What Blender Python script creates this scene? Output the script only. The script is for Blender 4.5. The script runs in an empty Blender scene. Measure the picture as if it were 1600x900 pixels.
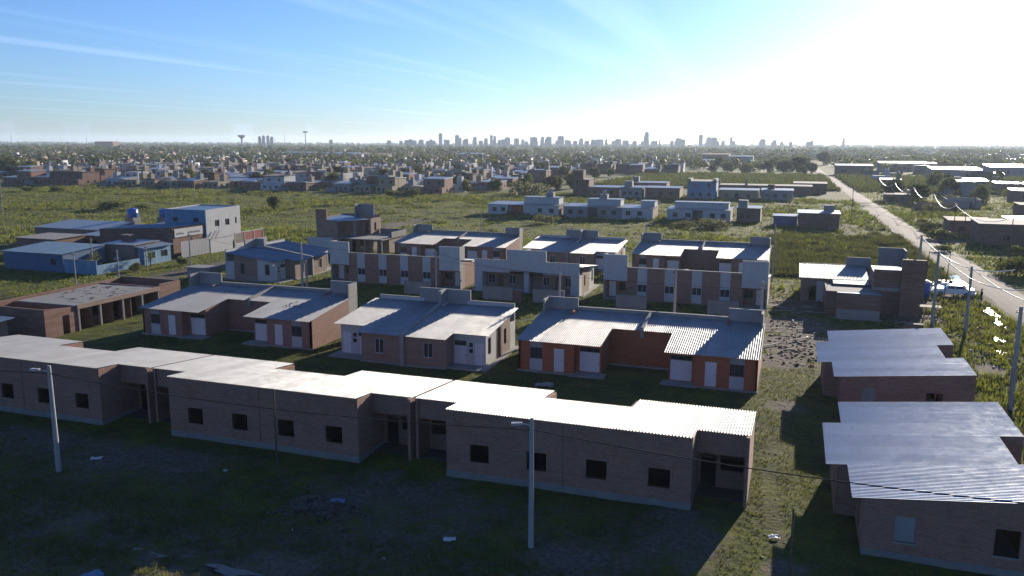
import bpy, bmesh, math, random
import numpy as np
from mathutils import Matrix, Vector
random.seed(7); rng = np.random.default_rng(11)
rad = math.radians
sc = bpy.context.scene
C = sc.collection

# ------------------------------------------------------------------ camera
CAM_H, PITCH, YAW, ROLL = 20.5, rad(10.05), rad(19.0), rad(0.2)
fwd = Vector((-math.sin(YAW)*math.cos(PITCH), math.cos(YAW)*math.cos(PITCH), -math.sin(PITCH)))
right = Vector((math.cos(YAW), math.sin(YAW), 0)); up = right.cross(fwd)
r2 = right*math.cos(ROLL)+up*math.sin(ROLL); u2 = up*math.cos(ROLL)-right*math.sin(ROLL)
cd = bpy.data.cameras.new('camera'); cam = bpy.data.objects.new('camera', cd); C.objects.link(cam)
m = Matrix.Identity(4)
for i in range(3):
    m[i][0] = r2[i]; m[i][1] = u2[i]; m[i][2] = -fwd[i]
m[2][3] = CAM_H
cam.matrix_world = m
cd.sensor_width = 36; cd.lens = 28.8; cd.clip_start = 0.5; cd.clip_end = 30000
sc.camera = cam

# ------------------------------------------------------------------ light
SUN_AZ, SUN_EL = rad(12.0), rad(13.3)          # azimuth from +Y towards +X
sdir = Vector((math.sin(SUN_AZ)*math.cos(SUN_EL), math.cos(SUN_AZ)*math.cos(SUN_EL), math.sin(SUN_EL)))
sl = bpy.data.lights.new('sun', 'SUN'); sl.energy = 5.0; sl.angle = rad(0.53); sl.color = (1.0, 0.89, 0.74)
so = bpy.data.objects.new('sun', sl); C.objects.link(so)
so.rotation_euler = (-sdir).to_track_quat('-Z', 'Y').to_euler()
so.location = (0, 0, 60)

w = bpy.data.worlds.new('World'); sc.world = w; w.use_nodes = True
nt = w.node_tree; nt.nodes.clear()
def N(t, typ, **kw):
    n = t.nodes.new(typ)
    for k, v in kw.items():
        setattr(n, k, v)
    return n
wo = N(nt, 'ShaderNodeOutputWorld'); bg = N(nt, 'ShaderNodeBackground'); bg.inputs[1].default_value = 0.074
sky = N(nt, 'ShaderNodeTexSky'); sky.sky_type = 'NISHITA'; sky.sun_disc = False
sky.sun_elevation = SUN_EL; sky.sun_rotation = SUN_AZ
sky.air_density = 1.0; sky.dust_density = 0.30; sky.ozone_density = 3.5; sky.altitude = 20
# thin cirrus streaks: noise on the plane of a high cloud layer
tc = N(nt, 'ShaderNodeTexCoord'); sep = N(nt, 'ShaderNodeSeparateXYZ'); nt.links.new(tc.outputs['Generated'], sep.inputs[0])
mz = N(nt, 'ShaderNodeMath', operation='MAXIMUM'); nt.links.new(sep.outputs[2], mz.inputs[0]); mz.inputs[1].default_value = 0.02
dx = N(nt, 'ShaderNodeMath', operation='DIVIDE'); nt.links.new(sep.outputs[0], dx.inputs[0]); nt.links.new(mz.outputs[0], dx.inputs[1])
dy = N(nt, 'ShaderNodeMath', operation='DIVIDE'); nt.links.new(sep.outputs[1], dy.inputs[0]); nt.links.new(mz.outputs[0], dy.inputs[1])
cmb = N(nt, 'ShaderNodeCombineXYZ'); nt.links.new(dx.outputs[0], cmb.inputs[0]); nt.links.new(dy.outputs[0], cmb.inputs[1])
mp = N(nt, 'ShaderNodeMapping'); mp.inputs['Location'].default_value = (0.35, 0.1, 0); mp.inputs['Scale'].default_value = (0.85, 0.06, 1)
nt.links.new(cmb.outputs[0], mp.inputs[0])
nz = N(nt, 'ShaderNodeTexNoise'); nz.inputs['Scale'].default_value = 1.0; nz.inputs['Detail'].default_value = 6; nz.inputs['Distortion'].default_value = 0.25
nt.links.new(mp.outputs[0], nz.inputs['Vector'])
mr = N(nt, 'ShaderNodeMapRange'); mr.inputs[1].default_value = 0.54; mr.inputs[2].default_value = 0.78; mr.inputs[3].default_value = 0; mr.inputs[4].default_value = 0.5
nt.links.new(nz.outputs[0], mr.inputs[0])
mx = N(nt, 'ShaderNodeMix', data_type='RGBA'); nt.links.new(mr.outputs[0], mx.inputs[0])
nt.links.new(sky.outputs[0], mx.inputs[6])
# cloud = sky's own brightness, desaturated and lifted
hs = N(nt, 'ShaderNodeHueSaturation'); hs.inputs['Saturation'].default_value = 0.25; hs.inputs['Value'].default_value = 1.35
nt.links.new(sky.outputs[0], hs.inputs['Color']); nt.links.new(hs.outputs[0], mx.inputs[7])
wb = N(nt, 'ShaderNodeMix', data_type='RGBA', blend_type='MULTIPLY'); wb.inputs[0].default_value = 1.0; wb.inputs[7].default_value = (0.63, 0.80, 1.17, 1)   # the camera's daylight white balance
nt.links.new(mx.outputs[2], wb.inputs[6]); nt.links.new(wb.outputs[2], bg.inputs[0]); nt.links.new(bg.outputs[0], wo.inputs[0])
sc.view_settings.view_transform = 'Standard'; sc.view_settings.look = 'None'
sc.view_settings.exposure = 1.08; sc.view_settings.gamma = 1.0
sc.view_settings.use_curve_mapping = False
sc.render.engine = 'CYCLES'
sc.cycles.volume_bounces = 1; sc.cycles.max_bounces = 6; sc.cycles.use_denoising = True
sc.cycles.sample_clamp_indirect = 6

# ------------------------------------------------------------------ materials
def newmat(name):
    mt = bpy.data.materials.new(name); mt.use_nodes = True
    t = mt.node_tree; b = t.nodes['Principled BSDF']
    return mt, t, b
def ramp(t, fac, stops):
    r = N(t, 'ShaderNodeValToRGB'); els = r.color_ramp.elements
    while len(els) < len(stops): els.new(0.5)
    for e, (p, c) in zip(els, stops): e.position = p; e.color = (*c, 1)
    t.links.new(fac, r.inputs[0]); return r.outputs[0]
def noise(t, vec, scale, detail=4, rough=0.55, dist=0.0):
    n = N(t, 'ShaderNodeTexNoise'); n.inputs['Scale'].default_value = scale; n.inputs['Detail'].default_value = detail
    n.inputs['Roughness'].default_value = rough; n.inputs['Distortion'].default_value = dist
    t.links.new(vec, n.inputs['Vector']); return n.outputs[0]
def mixc(t, fac, a, b, blend='MIX'):
    x = N(t, 'ShaderNodeMix', data_type='RGBA', blend_type=blend)
    for s, i in ((fac, 0), (a, 6), (b, 7)):
        if isinstance(s, (int, float)): x.inputs[i].default_value = s
        elif isinstance(s, tuple): x.inputs[i].default_value = (*s, 1)
        else: t.links.new(s, x.inputs[i])
    return x.outputs[2]
def mapr(t, v, a, b, c=0.0, d=1.0):
    r = N(t, 'ShaderNodeMapRange'); t.links.new(v, r.inputs[0])
    for i, k in enumerate((a, b, c, d)): r.inputs[i+1].default_value = k
    return r.outputs[0]
def math_(t, op, a, b=None):
    n = N(t, 'ShaderNodeMath', operation=op)
    for i, s in enumerate((a, b)):
        if s is None: continue
        if isinstance(s, (int, float)): n.inputs[i].default_value = s
        else: t.links.new(s, n.inputs[i])
    return n.outputs[0]
def bump(t, b, h, strength, dist=0.02):
    n = N(t, 'ShaderNodeBump'); n.inputs['Strength'].default_value = strength; n.inputs['Distance'].default_value = dist
    t.links.new(h, n.inputs['Height']); t.links.new(n.outputs[0], b.inputs['Normal'])
def rnd(t): return N(t, 'ShaderNodeObjectInfo').outputs['Random']
def pos(t): return N(t, 'ShaderNodeNewGeometry').outputs['Position']

MATS = {}
ALB = 0.69          # darkens all plain and brick colours, putting deeper shade into them
def plain(name, c1, c2=None, scale=1.5, rough=0.85, metal=0.0, bmp=0.0, bscale=30, var=0.0, stain=None):
    mt, t, b = newmat(name); p = pos(t)
    c1 = tuple(x*ALB for x in c1); c2 = tuple(x*ALB for x in c2) if c2 else tuple(x*0.78 for x in c1); stain = tuple(x*ALB for x in stain) if stain else None
    col = mixc(t, mapr(t, noise(t, p, scale, 5, 0.6), 0.3, 0.7), c1, c2)
    if stain:                                   # rain streaks: stretched noise with a shape of its own
        mpn = N(t, 'ShaderNodeMapping'); mpn.inputs['Scale'].default_value = (2.2, 2.2, 0.25); t.links.new(p, mpn.inputs[0])
        col = mixc(t, mapr(t, noise(t, mpn.outputs[0], 1.0, 4), 0.5, 0.78, 0, 0.75), col, stain)
    if var:
        col = mixc(t, mapr(t, rnd(t), 0, 1, 0, var), col, tuple(x*0.45 for x in c1))
    t.links.new(col, b.inputs['Base Color'])
    b.inputs['Roughness'].default_value = rough; b.inputs['Metallic'].default_value = metal
    if bmp: bump(t, b, noise(t, p, bscale, 3), bmp)
    MATS[name] = mt; return mt
def brick(name, c1, c2, mortar, rowh=0.105, bw=0.30, grime=(0.5, 0.48, 0.46), gamt=0.55):
    mt, t, b = newmat(name); c1, c2, mortar, grime = [tuple(x*ALB for x in c) for c in (c1, c2, mortar, grime)]
    g = N(t, 'ShaderNodeNewGeometry'); sp = N(t, 'ShaderNodeSeparateXYZ'); t.links.new(g.outputs['Position'], sp.inputs[0])
    sn = N(t, 'ShaderNodeSeparateXYZ'); t.links.new(g.outputs['True Normal'], sn.inputs[0])
    isx = math_(t, 'GREATER_THAN', math_(t, 'ABSOLUTE', sn.outputs[0]), 0.6)
    um = N(t, 'ShaderNodeMix', data_type='FLOAT'); t.links.new(isx, um.inputs[0]); t.links.new(sp.outputs[0], um.inputs[2]); t.links.new(sp.outputs[1], um.inputs[3])
    cv = N(t, 'ShaderNodeCombineXYZ'); t.links.new(um.outputs[0], cv.inputs[0]); t.links.new(sp.outputs[2], cv.inputs[1])
    bt = N(t, 'ShaderNodeTexBrick'); t.links.new(cv.outputs[0], bt.inputs['Vector'])
    bt.inputs['Scale'].default_value = 1; bt.inputs['Brick Width'].default_value = bw; bt.inputs['Row Height'].default_value = rowh
    bt.inputs['Mortar Size'].default_value = 0.012; bt.inputs['Mortar Smooth'].default_value = 0.3; bt.inputs['Bias'].default_value = 0.0
    bt.inputs['Color1'].default_value = (*c1, 1); bt.inputs['Color2'].default_value = (*c2, 1); bt.inputs['Mortar'].default_value = (*mortar, 1)
    # course-to-course and patch variation, lime bloom
    mpn = N(t, 'ShaderNodeMapping'); mpn.inputs['Scale'].default_value = (0.35, 0.35, 4.0); t.links.new(g.outputs['Position'], mpn.inputs[0])
    band = noise(t, mpn.outputs[0], 1.0, 4, 0.65)
    col = mixc(t, mapr(t, band, 0.35, 0.75, 0, gamt), bt.outputs[0], grime)
    patch = noise(t, g.outputs['Position'], 0.7, 4, 0.6)
    col = mixc(t, mapr(t, patch, 0.55, 0.75, 0, 0.5), col, tuple(x*0.55 for x in c1))
    t.links.new(col, b.inputs['Base Color']); b.inputs['Roughness'].default_value = 0.92
    bump(t, b, bt.outputs['Fac'], -0.5, 0.012)
    MATS[name] = mt; return mt
brick('brick_tan', (0.36, 0.142, 0.088), (0.23, 0.09, 0.058), (0.38, 0.285, 0.23), grime=(0.35,0.275,0.225), gamt=0.4)
brick('brick_pale', (0.33, 0.195, 0.13), (0.26, 0.15, 0.10), (0.27, 0.235, 0.2), grime=(0.33,0.29,0.25))
brick('brick_orange', (0.52, 0.125, 0.035), (0.42, 0.098, 0.03), (0.30, 0.10, 0.045), gamt=0.12)
brick('brick_red', (0.25, 0.105, 0.058), (0.175, 0.072, 0.042), (0.19, 0.145, 0.115), rowh=0.2, bw=0.34, gamt=0.25)
plain('concrete', (0.28, 0.27, 0.255), (0.21, 0.20, 0.19), 0.9, 0.9, stain=(0.20, 0.19, 0.18), bmp=0.3, bscale=14)
plain('concrete_pale', (0.37, 0.35, 0.32), (0.29, 0.275, 0.255), 0.7, 0.9, stain=(0.27, 0.25, 0.23), bmp=0.25, bscale=10)
plain('plaster_white', (0.58, 0.58, 0.57), (0.49, 0.49, 0.48), 0.8, 0.85, stain=(0.48, 0.47, 0.45))
plain('plaster_grey', (0.34, 0.34, 0.335), (0.27, 0.27, 0.265), 0.8, 0.88, stain=(0.26, 0.25, 0.24))
plain('plaster_cream', (0.44, 0.35, 0.22), (0.35, 0.27, 0.175), 0.6, 0.9, stain=(0.32, 0.26, 0.2))
plain('plaster_blue', (0.075, 0.15, 0.28), (0.06, 0.125, 0.24), 0.6, 0.85, stain=(0.12, 0.18, 0.28))
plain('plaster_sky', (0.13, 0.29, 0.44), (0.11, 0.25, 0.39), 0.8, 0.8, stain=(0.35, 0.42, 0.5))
plain('paint_red', (0.33, 0.045, 0.035), (0.26, 0.035, 0.03), 0.8, 0.85)
plain('door_white', (0.78, 0.79, 0.80), (0.72, 0.73, 0.74), 2.0, 0.45, var=0.12)
plain('frame_white', (0.72, 0.72, 0.71), None, 2, 0.5)
plain('frame_dark', (0.05, 0.05, 0.055), None, 2, 0.5)
plain('dark_metal', (0.07, 0.065, 0.06), (0.11, 0.075, 0.055), 3, 0.6, 0.4)
plain('wood_post', (0.16, 0.11, 0.075), (0.10, 0.07, 0.05), 4, 0.9)
plain('wood_pale', (0.36, 0.27, 0.17), (0.27, 0.20, 0.13), 4, 0.9)
plain('pole_concrete', (0.44, 0.43, 0.42), (0.36, 0.35, 0.34), 2.5, 0.85)
plain('cable_black', (0.012, 0.012, 0.013), None, 2, 0.95)
plain('cable_white', (0.72, 0.72, 0.70), None, 2, 0.35)
plain('plastic_white', (0.75, 0.76, 0.78), None, 6, 0.5)
plain('plastic_blue', (0.04, 0.17, 0.55), (0.03, 0.13, 0.45), 2, 0.35)
plain('tank_grey', (0.50, 0.50, 0.50), None, 2, 0.4)
plain('tyre', (0.025, 0.025, 0.025), None, 4, 0.9)
plain('chrome', (0.5, 0.5, 0.5), None, 4, 0.3, 0.9)
plain('cloth_dark', (0.045, 0.04, 0.045), None, 6, 0.9)
plain('skin', (0.36, 0.22, 0.16), None, 6, 0.6)
plain('hair', (0.02, 0.016, 0.013), None, 6, 0.7)
plain('debris_mix', (0.10, 0.07, 0.052), (0.16, 0.135, 0.115), 2.5, 0.95)
plain('far_tower_a', (0.40, 0.39, 0.38), (0.33, 0.32, 0.31), 0.05, 0.8)
plain('far_tower_b', (0.30, 0.28, 0.27), (0.25, 0.22, 0.2), 0.05, 0.8)
plain('far_glass', (0.06, 0.08, 0.10), None, 0.2, 0.3)
plain('shaded_earth', (0.075, 0.06, 0.048), (0.05, 0.042, 0.034), 1.2, 0.95)  # shade of the row house rooms put into a dark colour
plain('roof_brown', (0.22, 0.15, 0.11), (0.16, 0.11, 0.085), 0.7, 0.9)
plain('roof_tin', (0.42, 0.43, 0.44), (0.33, 0.33, 0.33), 0.6, 0.40, 0.45, var=0.5)
plain('roof_orange', (0.50, 0.22, 0.10), None, 0.2, 0.7)
def carpaint():
    mt, t, b = newmat('car_white'); b.inputs['Base Color'].default_value = (0.78, 0.78, 0.77, 1); b.inputs['Roughness'].default_value = 0.35
    b.inputs['Coat Weight'].default_value = 0.6; MATS['car_white'] = mt
carpaint()
def glass():
    mt, t, b = newmat('glass_dark'); b.inputs['Base Color'].default_value = (0.025, 0.032, 0.04, 1); b.inputs['Roughness'].default_value = 0.12
    MATS['glass_dark'] = mt
glass()
def galv(name, c, cvar, rough):
    mt, t, b = newmat(name); p = pos(t)
    r = rnd(t)
    col = mixc(t, mapr(t, noise(t, p, 0.55, 5, 0.6), 0.35, 0.7), c, cvar)
    col = mixc(t, mapr(t, r, 0, 1, 0, 0.34), col, tuple(x*0.6 for x in c))
    mpn = N(t, 'ShaderNodeMapping'); mpn.inputs['Scale'].default_value = (5.0, 0.5, 1); t.links.new(p, mpn.inputs[0])
    col = mixc(t, mapr(t, noise(t, mpn.outputs[0], 1.0, 4, 0.7), 0.55, 0.8, 0, 0.35), col, (0.17, 0.155, 0.14))
    t.links.new(col, b.inputs['Base Color'])
    b.inputs['Metallic'].default_value = 0.5; b.inputs['Specular IOR Level'].default_value = 0.4
    rr = math_(t, 'ADD', mapr(t, noise(t, p, 1.7, 4), 0.3, 0.7, rough-0.06, rough+0.08), mapr(t, r, 0, 1, -0.015, 0.025))
    t.links.new(rr, b.inputs['Roughness']); MATS[name] = mt
galv('galvanised', (0.29, 0.295, 0.30), (0.235, 0.24, 0.245), 0.62)
galv('zinc_bluegrey', (0.50, 0.56, 0.62), (0.43, 0.49, 0.55), 0.55)  # paler and bluer than galvanised, for the side house roofs
galv('galvanised_blue', (0.12, 0.21, 0.30), (0.10, 0.18, 0.26), 0.55)
def leaf(name, c1, c2, tl=0.35):
    mt, t, b = newmat(name); p = pos(t)
    col = mixc(t, mapr(t, noise(t, p, 0.45, 3), 0.35, 0.65), c1, c2)
    col = mixc(t, mapr(t, rnd(t), 0, 1, 0, 0.45), col, tuple(x*0.6 for x in c2))
    t.links.new(col, b.inputs['Base Color']); b.inputs['Roughness'].default_value = 0.75
    tr = N(t, 'ShaderNodeBsdfTranslucent'); hs_ = mixc(t, 0.55, col, (0.20, 0.22, 0.025)); t.links.new(hs_, tr.inputs[0])
    ms = N(t, 'ShaderNodeMixShader'); ms.inputs[0].default_value = tl
    t.links.new(b.outputs[0], ms.inputs[1]); t.links.new(tr.outputs[0], ms.inputs[2])
    t.links.new(ms.outputs[0], t.nodes['Material Output'].inputs[0]); MATS[name] = mt
leaf('leaf_dark', (0.045, 0.065, 0.02), (0.03, 0.042, 0.016), 0.25)
leaf('leaf_mid', (0.085, 0.105, 0.03), (0.05, 0.07, 0.02), 0.3)
leaf('leaf_yellow', (0.15, 0.15, 0.04), (0.10, 0.10, 0.035), 0.35)
leaf('grass_green', (0.058, 0.078, 0.010), (0.085, 0.085, 0.018), 0.5)
leaf('grass_field', (0.15, 0.19, 0.014), (0.20, 0.20, 0.028), 0.5)
leaf('grass_dry', (0.17, 0.14, 0.075), (0.11, 0.095, 0.05), 0.3)
leaf('weed_brown', (0.085, 0.07, 0.035), (0.055, 0.048, 0.022), 0.25)
plain('bark', (0.10, 0.075, 0.055), None, 5, 0.95)
def ground_mat():
    mt, t, b = newmat('ground_soil_grass'); p = pos(t)
    at = N(t, 'ShaderNodeAttribute'); at.attribute_name = 'dirt'
    big = noise(t, p, 0.045, 6, 0.6, 0.4); mid = noise(t, p, 0.32, 6, 0.65); fine = noise(t, p, 3.2, 5, 0.7)
    grass = ramp(t, mid, [(0.28, (0.016, 0.023, 0.003)), (0.46, (0.058, 0.074, 0.007)), (0.58, (0.10, 0.115, 0.010)), (0.75, (0.14, 0.135, 0.022))])
    grass = mixc(t, mapr(t, big, 0.44, 0.68, 0, 0.6), grass, (0.082, 0.072, 0.026))
    grass = mixc(t, mapr(t, fine, 0.35, 0.7, 0.0, 0.6), grass, (0.026, 0.030, 0.012))
    soil = ramp(t, fine, [(0.25, (0.042, 0.032, 0.022)), (0.55, (0.12, 0.097, 0.072)), (0.8, (0.22, 0.185, 0.145))])
    dm = math_(t, 'ADD', at.outputs['Fac'], mapr(t, noise(t, p, 0.9, 6, 0.7), 0.3, 0.7, -0.45, 0.28))
    dm = math_(t, 'ADD', dm, mapr(t, noise(t, p, 0.12, 3), 0.62, 0.78, 0.0, 0.16))
    col = mixc(t, mapr(t, dm, 0.25, 0.7), grass, soil)
    t.links.new(col, b.inputs['Base Color']); b.inputs['Roughness'].default_value = 0.97
    b.inputs['Specular IOR Level'].default_value = 0.15
    hgt = math_(t, 'ADD', fine, math_(t, 'MULTIPLY', noise(t, p, 0.9, 4), 1.5))
    bump(t, b, hgt, 0.9, 0.12)
    MATS['ground'] = mt
ground_mat()
def road_mat():
    mt, t, b = newmat('dirt_road'); p = pos(t)
    mpn = N(t, 'ShaderNodeMapping'); mpn.inputs['Scale'].default_value = (1.1, 0.06, 1); mpn.inputs['Rotation'].default_value = (0, 0, rad(-1.1)); t.links.new(p, mpn.inputs[0])
    tr = noise(t, mpn.outputs[0], 1.0, 4, 0.6); f = noise(t, p, 1.5, 6, 0.7)
    col = ramp(t, tr, [(0.3, (0.062, 0.051, 0.042)), (0.5, (0.10, 0.085, 0.07)), (0.72, (0.138, 0.12, 0.10))])
    col = mixc(t, mapr(t, f, 0.45, 0.75, 0, 0.5), col, (0.06, 0.05, 0.04))
    t.links.new(col, b.inputs['Base Color']); b.inputs['Roughness'].default_value = 0.95
    bump(t, b, f, 0.6, 0.08); MATS['road'] = mt
road_mat()
def water_mat():
    mt, t, b = newmat('puddle_water'); b.inputs['Base Color'].default_value = (0.05, 0.045, 0.035, 1); b.inputs['Roughness'].default_value = 0.06
    bump(t, b, noise(t, pos(t), 3.0, 3), 0.12, 0.02); MATS['water'] = mt
water_mat()

# ------------------------------------------------------------------ mesh helpers
class MB:
    def __init__(s): s.v = []; s.f = []
    def hexa(s, p):                      # 8 points: bottom 4 ccw, top 4 ccw
        n = len(s.v); s.v += [tuple(q) for q in p]
        s.f += [tuple(n+i for i in q) for q in ((3, 2, 1, 0), (4, 5, 6, 7), (0, 1, 5, 4), (1, 2, 6, 5), (2, 3, 7, 6), (3, 0, 4, 7))]
        return s
    def box(s, x0, x1, y0, y1, z0, z1):
        return s.hexa([(x0, y0, z0), (x1, y0, z0), (x1, y1, z0), (x0, y1, z0), (x0, y0, z1), (x1, y0, z1), (x1, y1, z1), (x0, y1, z1)])
    def quad(s, *p):
        n = len(s.v); s.v += list(p); s.f.append(tuple(range(n, n+len(p)))); return s
    def tube(s, p0, p1, r0, r1=None, n=8, caps=True):
        r1 = r0 if r1 is None else r1
        p0, p1 = Vector(p0), Vector(p1); d = (p1-p0).normalized()
        a = d.orthogonal().normalized(); b = d.cross(a); k = len(s.v)
        for p, r in ((p0, r0), (p1, r1)):
            for i in range(n):
                t = 2*math.pi*i/n; s.v.append(tuple(p+a*(r*math.cos(t))+b*(r*math.sin(t))))
        for i in range(n):
            j = (i+1) % n; s.f.append((k+i, k+j, k+n+j, k+n+i))
        if caps: s.f.append(tuple(k+i for i in reversed(range(n)))); s.f.append(tuple(k+n+i for i in range(n)))
        return s
    def path(s, pts, r, n=6):
        for a, b in zip(pts, pts[1:]): s.tube(a, b, r, r, n, False)
        return s
    def lathe(s, prof, n=12, c=(0, 0)):
        k = len(s.v)
        for r, z in prof:
            for i in range(n):
                t = 2*math.pi*i/n; s.v.append((c[0]+r*math.cos(t), c[1]+r*math.sin(t), z))
        for q in range(len(prof)-1):
            for i in range(n):
                j = (i+1) % n; s.f.append((k+q*n+i, k+q*n+j, k+(q+1)*n+j, k+(q+1)*n+i))
        s.f.append(tuple(k+i for i in reversed(range(n)))); s.f.append(tuple(k+(len(prof)-1)*n+i for i in range(n)))
        return s
    def mesh(s, name, mat, smooth=False, recalc=False):
        me = bpy.data.meshes.new(name); me.from_pydata(s.v, [], s.f)
        if recalc:
            bm = bmesh.new(); bm.from_mesh(me); bmesh.ops.recalc_face_normals(bm, faces=bm.faces); bm.to_mesh(me); bm.free()
        if mat: me.materials.append(MATS[mat])
        if smooth: me.polygons.foreach_set('use_smooth', [True]*len(me.polygons))
        me.update(); return me
FACE = {'-y': (0, lambda a, d, z, p: (a, p-d, z)), '+y': (math.pi, lambda a, d, z, p: (a, p+d, z)),
        '-x': (-math.pi/2, lambda a, d, z, p: (p-d, a, z)), '+x': (math.pi/2, lambda a, d, z, p: (p+d, a, z))}
def fbox(mb, face, p, a0, a1, d0, d1, z0, z1, t0=None, t1=None):
    """box on a wall face: a along it, d outwards; optional sloping top t0..t1"""
    f = FACE[face][1]; t0 = z1 if t0 is None else t0; t1 = z1 if t1 is None else t1
    pts = [f(a0, d0, z0, p), f(a1, d0, z0, p), f(a1, d1, z0, p), f(a0, d1, z0, p), f(a0, d0, t0, p), f(a1, d0, t1, p), f(a1, d1, t1, p), f(a0, d1, t0, p)]
    if face in ('-y', '+x'): pts = [pts[i] for i in (0, 3, 2, 1, 4, 7, 6, 5)]
    return mb.hexa(pts)
def wall(mb, face, p, a0, a1, z0, top0, top1=None, ops=(), th=0.2):
    """solid wall, outer plane p, thickness inwards; ops = (a0, a1, z0, z1) openings"""
    top1 = top0 if top1 is None else top1
    cuts = sorted({a0, a1} | {min(max(o[0], a0), a1) for o in ops} | {min(max(o[1], a0), a1) for o in ops})
    T = lambda a: top0+(top1-top0)*(a-a0)/(a1-a0)
    for s, e in zip(cuts, cuts[1:]):
        if e-s < 1e-4: continue
        mid = (s+e)/2; z = z0
        for o in sorted((o for o in ops if o[0] < mid < o[1]), key=lambda o: o[2]):
            if o[2] > z+1e-4: fbox(mb, face, p, s, e, -th, 0, z, o[2])
            z = o[3]
        fbox(mb, face, p, s, e, -th, 0, z, T(mid), T(s), T(e))
    return mb

def tag(o, label=None, cat=None, group=None, kind=None):
    if label: o['label'] = label
    if cat: o['category'] = cat
    if group: o['group'] = group
    if kind: o['kind'] = kind
    return o
def thing(name, label, cat, loc=(0, 0, 0), rz=0.0, group=None):
    o = bpy.data.objects.new(name, None); C.objects.link(o); o.location = loc; o.rotation_euler = (0, 0, rz)
    o.empty_display_size = 0.3
    return tag(o, label, cat, group)
def put(name, me, parent=None, loc=(0, 0, 0), rot=(0, 0, 0), label=None):
    o = bpy.data.objects.new(name, me); C.objects.link(o); o.parent = parent; o.location = loc; o.rotation_euler = rot
    if label: o['label'] = label
    return o
def part(name, mb, mat, parent=None, label=None, smooth=False, loc=(0, 0, 0), rot=(0, 0, 0), recalc=False):
    return put(name, mb.mesh(name, mat, smooth, recalc), parent, loc, rot, label)
def pieces(name, mb, mat, parent):
    """hexahedra of mb grouped into touching pieces, each a part of its own"""
    n = len(mb.v)//8; V = np.array(mb.v).reshape(n, 8, 3); lo = V.min(1)-.006; hi = V.max(1)+.006; g = list(range(n))
    def root(i):
        while g[i] != i: i = g[i]
        return i
    for i in range(n):
        for j in range(i):
            if (lo[i] <= hi[j]).all() and (lo[j] <= hi[i]).all(): g[root(i)] = root(j)
    for r_ in sorted({root(i) for i in range(n)}):
        q = MB()
        for i in range(n):
            if root(i) == r_: q.hexa(mb.v[8*i:8*i+8])
        part(name, q, mat, parent)
CACHE = {}
def cached(key, fn):
    if key not in CACHE: CACHE[key] = fn()
    return CACHE[key]
def copy_tree(o, loc, rz=None, parent=None, **props):
    c = o.copy(); C.objects.link(c); c.parent = parent
    if parent is None:
        c.location = loc
        if rz is not None: c.rotation_euler = (0, 0, rz)
        for k, v in props.items(): c[k] = v
    for ch in o.children:
        copy_tree(ch, None, None, c)
    return c

def sheet_mesh(wd, ln, mat, h=0.036):
    def make():
        mb = MB(); pitch = 0.175; n = max(2, int(round(wd/pitch))); k = 8
        tot = n*k
        for i in range(-1, tot+2):          # one step past each side lap so the crest shades smoothly
            x = wd*i/tot; z = h*math.cos(2*math.pi*i/k)
            mb.v += [(x, 0, z), (x, ln, z)]
        for i in range(tot+2): mb.f.append((2*i, 2*i+2, 2*i+3, 2*i+1))
        return mb.mesh('roof_sheet', mat, True)
    return cached(('sheet', round(wd, 3), round(ln, 3), mat, h), make)
def roof_sheets(parent, segs, zf, mat='galvanised', axis='y', target=1.05):
    """segs: (a0, a1, s0, s1): cross range a, run range s. zf(s) = height. axis = direction the ribs run."""
    k = 0
    for a0, a1, s0, s1 in segs:
        n = max(1, int(round((a1-a0)/target))); wd = (a1-a0)/n
        rise = zf(s1)-zf(s0); run = s1-s0; ang = math.atan2(rise, run); ln = math.hypot(rise, run)
        me = sheet_mesh(wd, ln, mat, 0.036 if axis == 'y' else 0.022)
        for i in range(n):
            a = a0+i*wd; z = zf(s0)+0.0015*(k % 2)+0.036; k += 1
            if axis == 'y': put('roof_sheet', me, parent, (a, s0, z), (ang, 0, 0))
            else: put('roof_sheet', me, parent, (s0, a+wd, z), (ang, 0, -math.pi/2))

def window(parent, face, p, a, z0, wd, ht, style='dark', mull=1, rec=0.08):
    """window set in an opening: frame with a pane as its sub-part"""
    rz, f = FACE[face]
    fm = 'frame_white' if style == 'white' else 'frame_dark'
    def mk():
        mb = MB(); b = 0.06; h = wd/2
        mb.box(-h, -h+b, 0, 0.07, 0, ht); mb.box(h-b, h, 0, 0.07, 0, ht)
        mb.box(-h+b, h-b, 0, 0.07, 0, b); mb.box(-h+b, h-b, 0, 0.07, ht-b, ht)
        for i in range(mull):
            x = -h+wd*(i+1)/(mull+1); mb.box(x-0.025, x+0.025, 0.005, 0.065, b, ht-b)
        return mb.mesh('window', fm)
    def mkp():
        return MB().box(-wd/2+0.055, wd/2-0.055, 0.025, 0.045, 0.055, ht-0.055).mesh('pane', 'glass_dark')
    o = put('window', cached(('win', round(wd, 2), round(ht, 2), fm, mull), mk), parent, f(a, -rec, z0, p), (0, 0, rz))
    put('pane', cached(('pane', round(wd, 2), round(ht, 2)), mkp), o)
    return o
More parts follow.
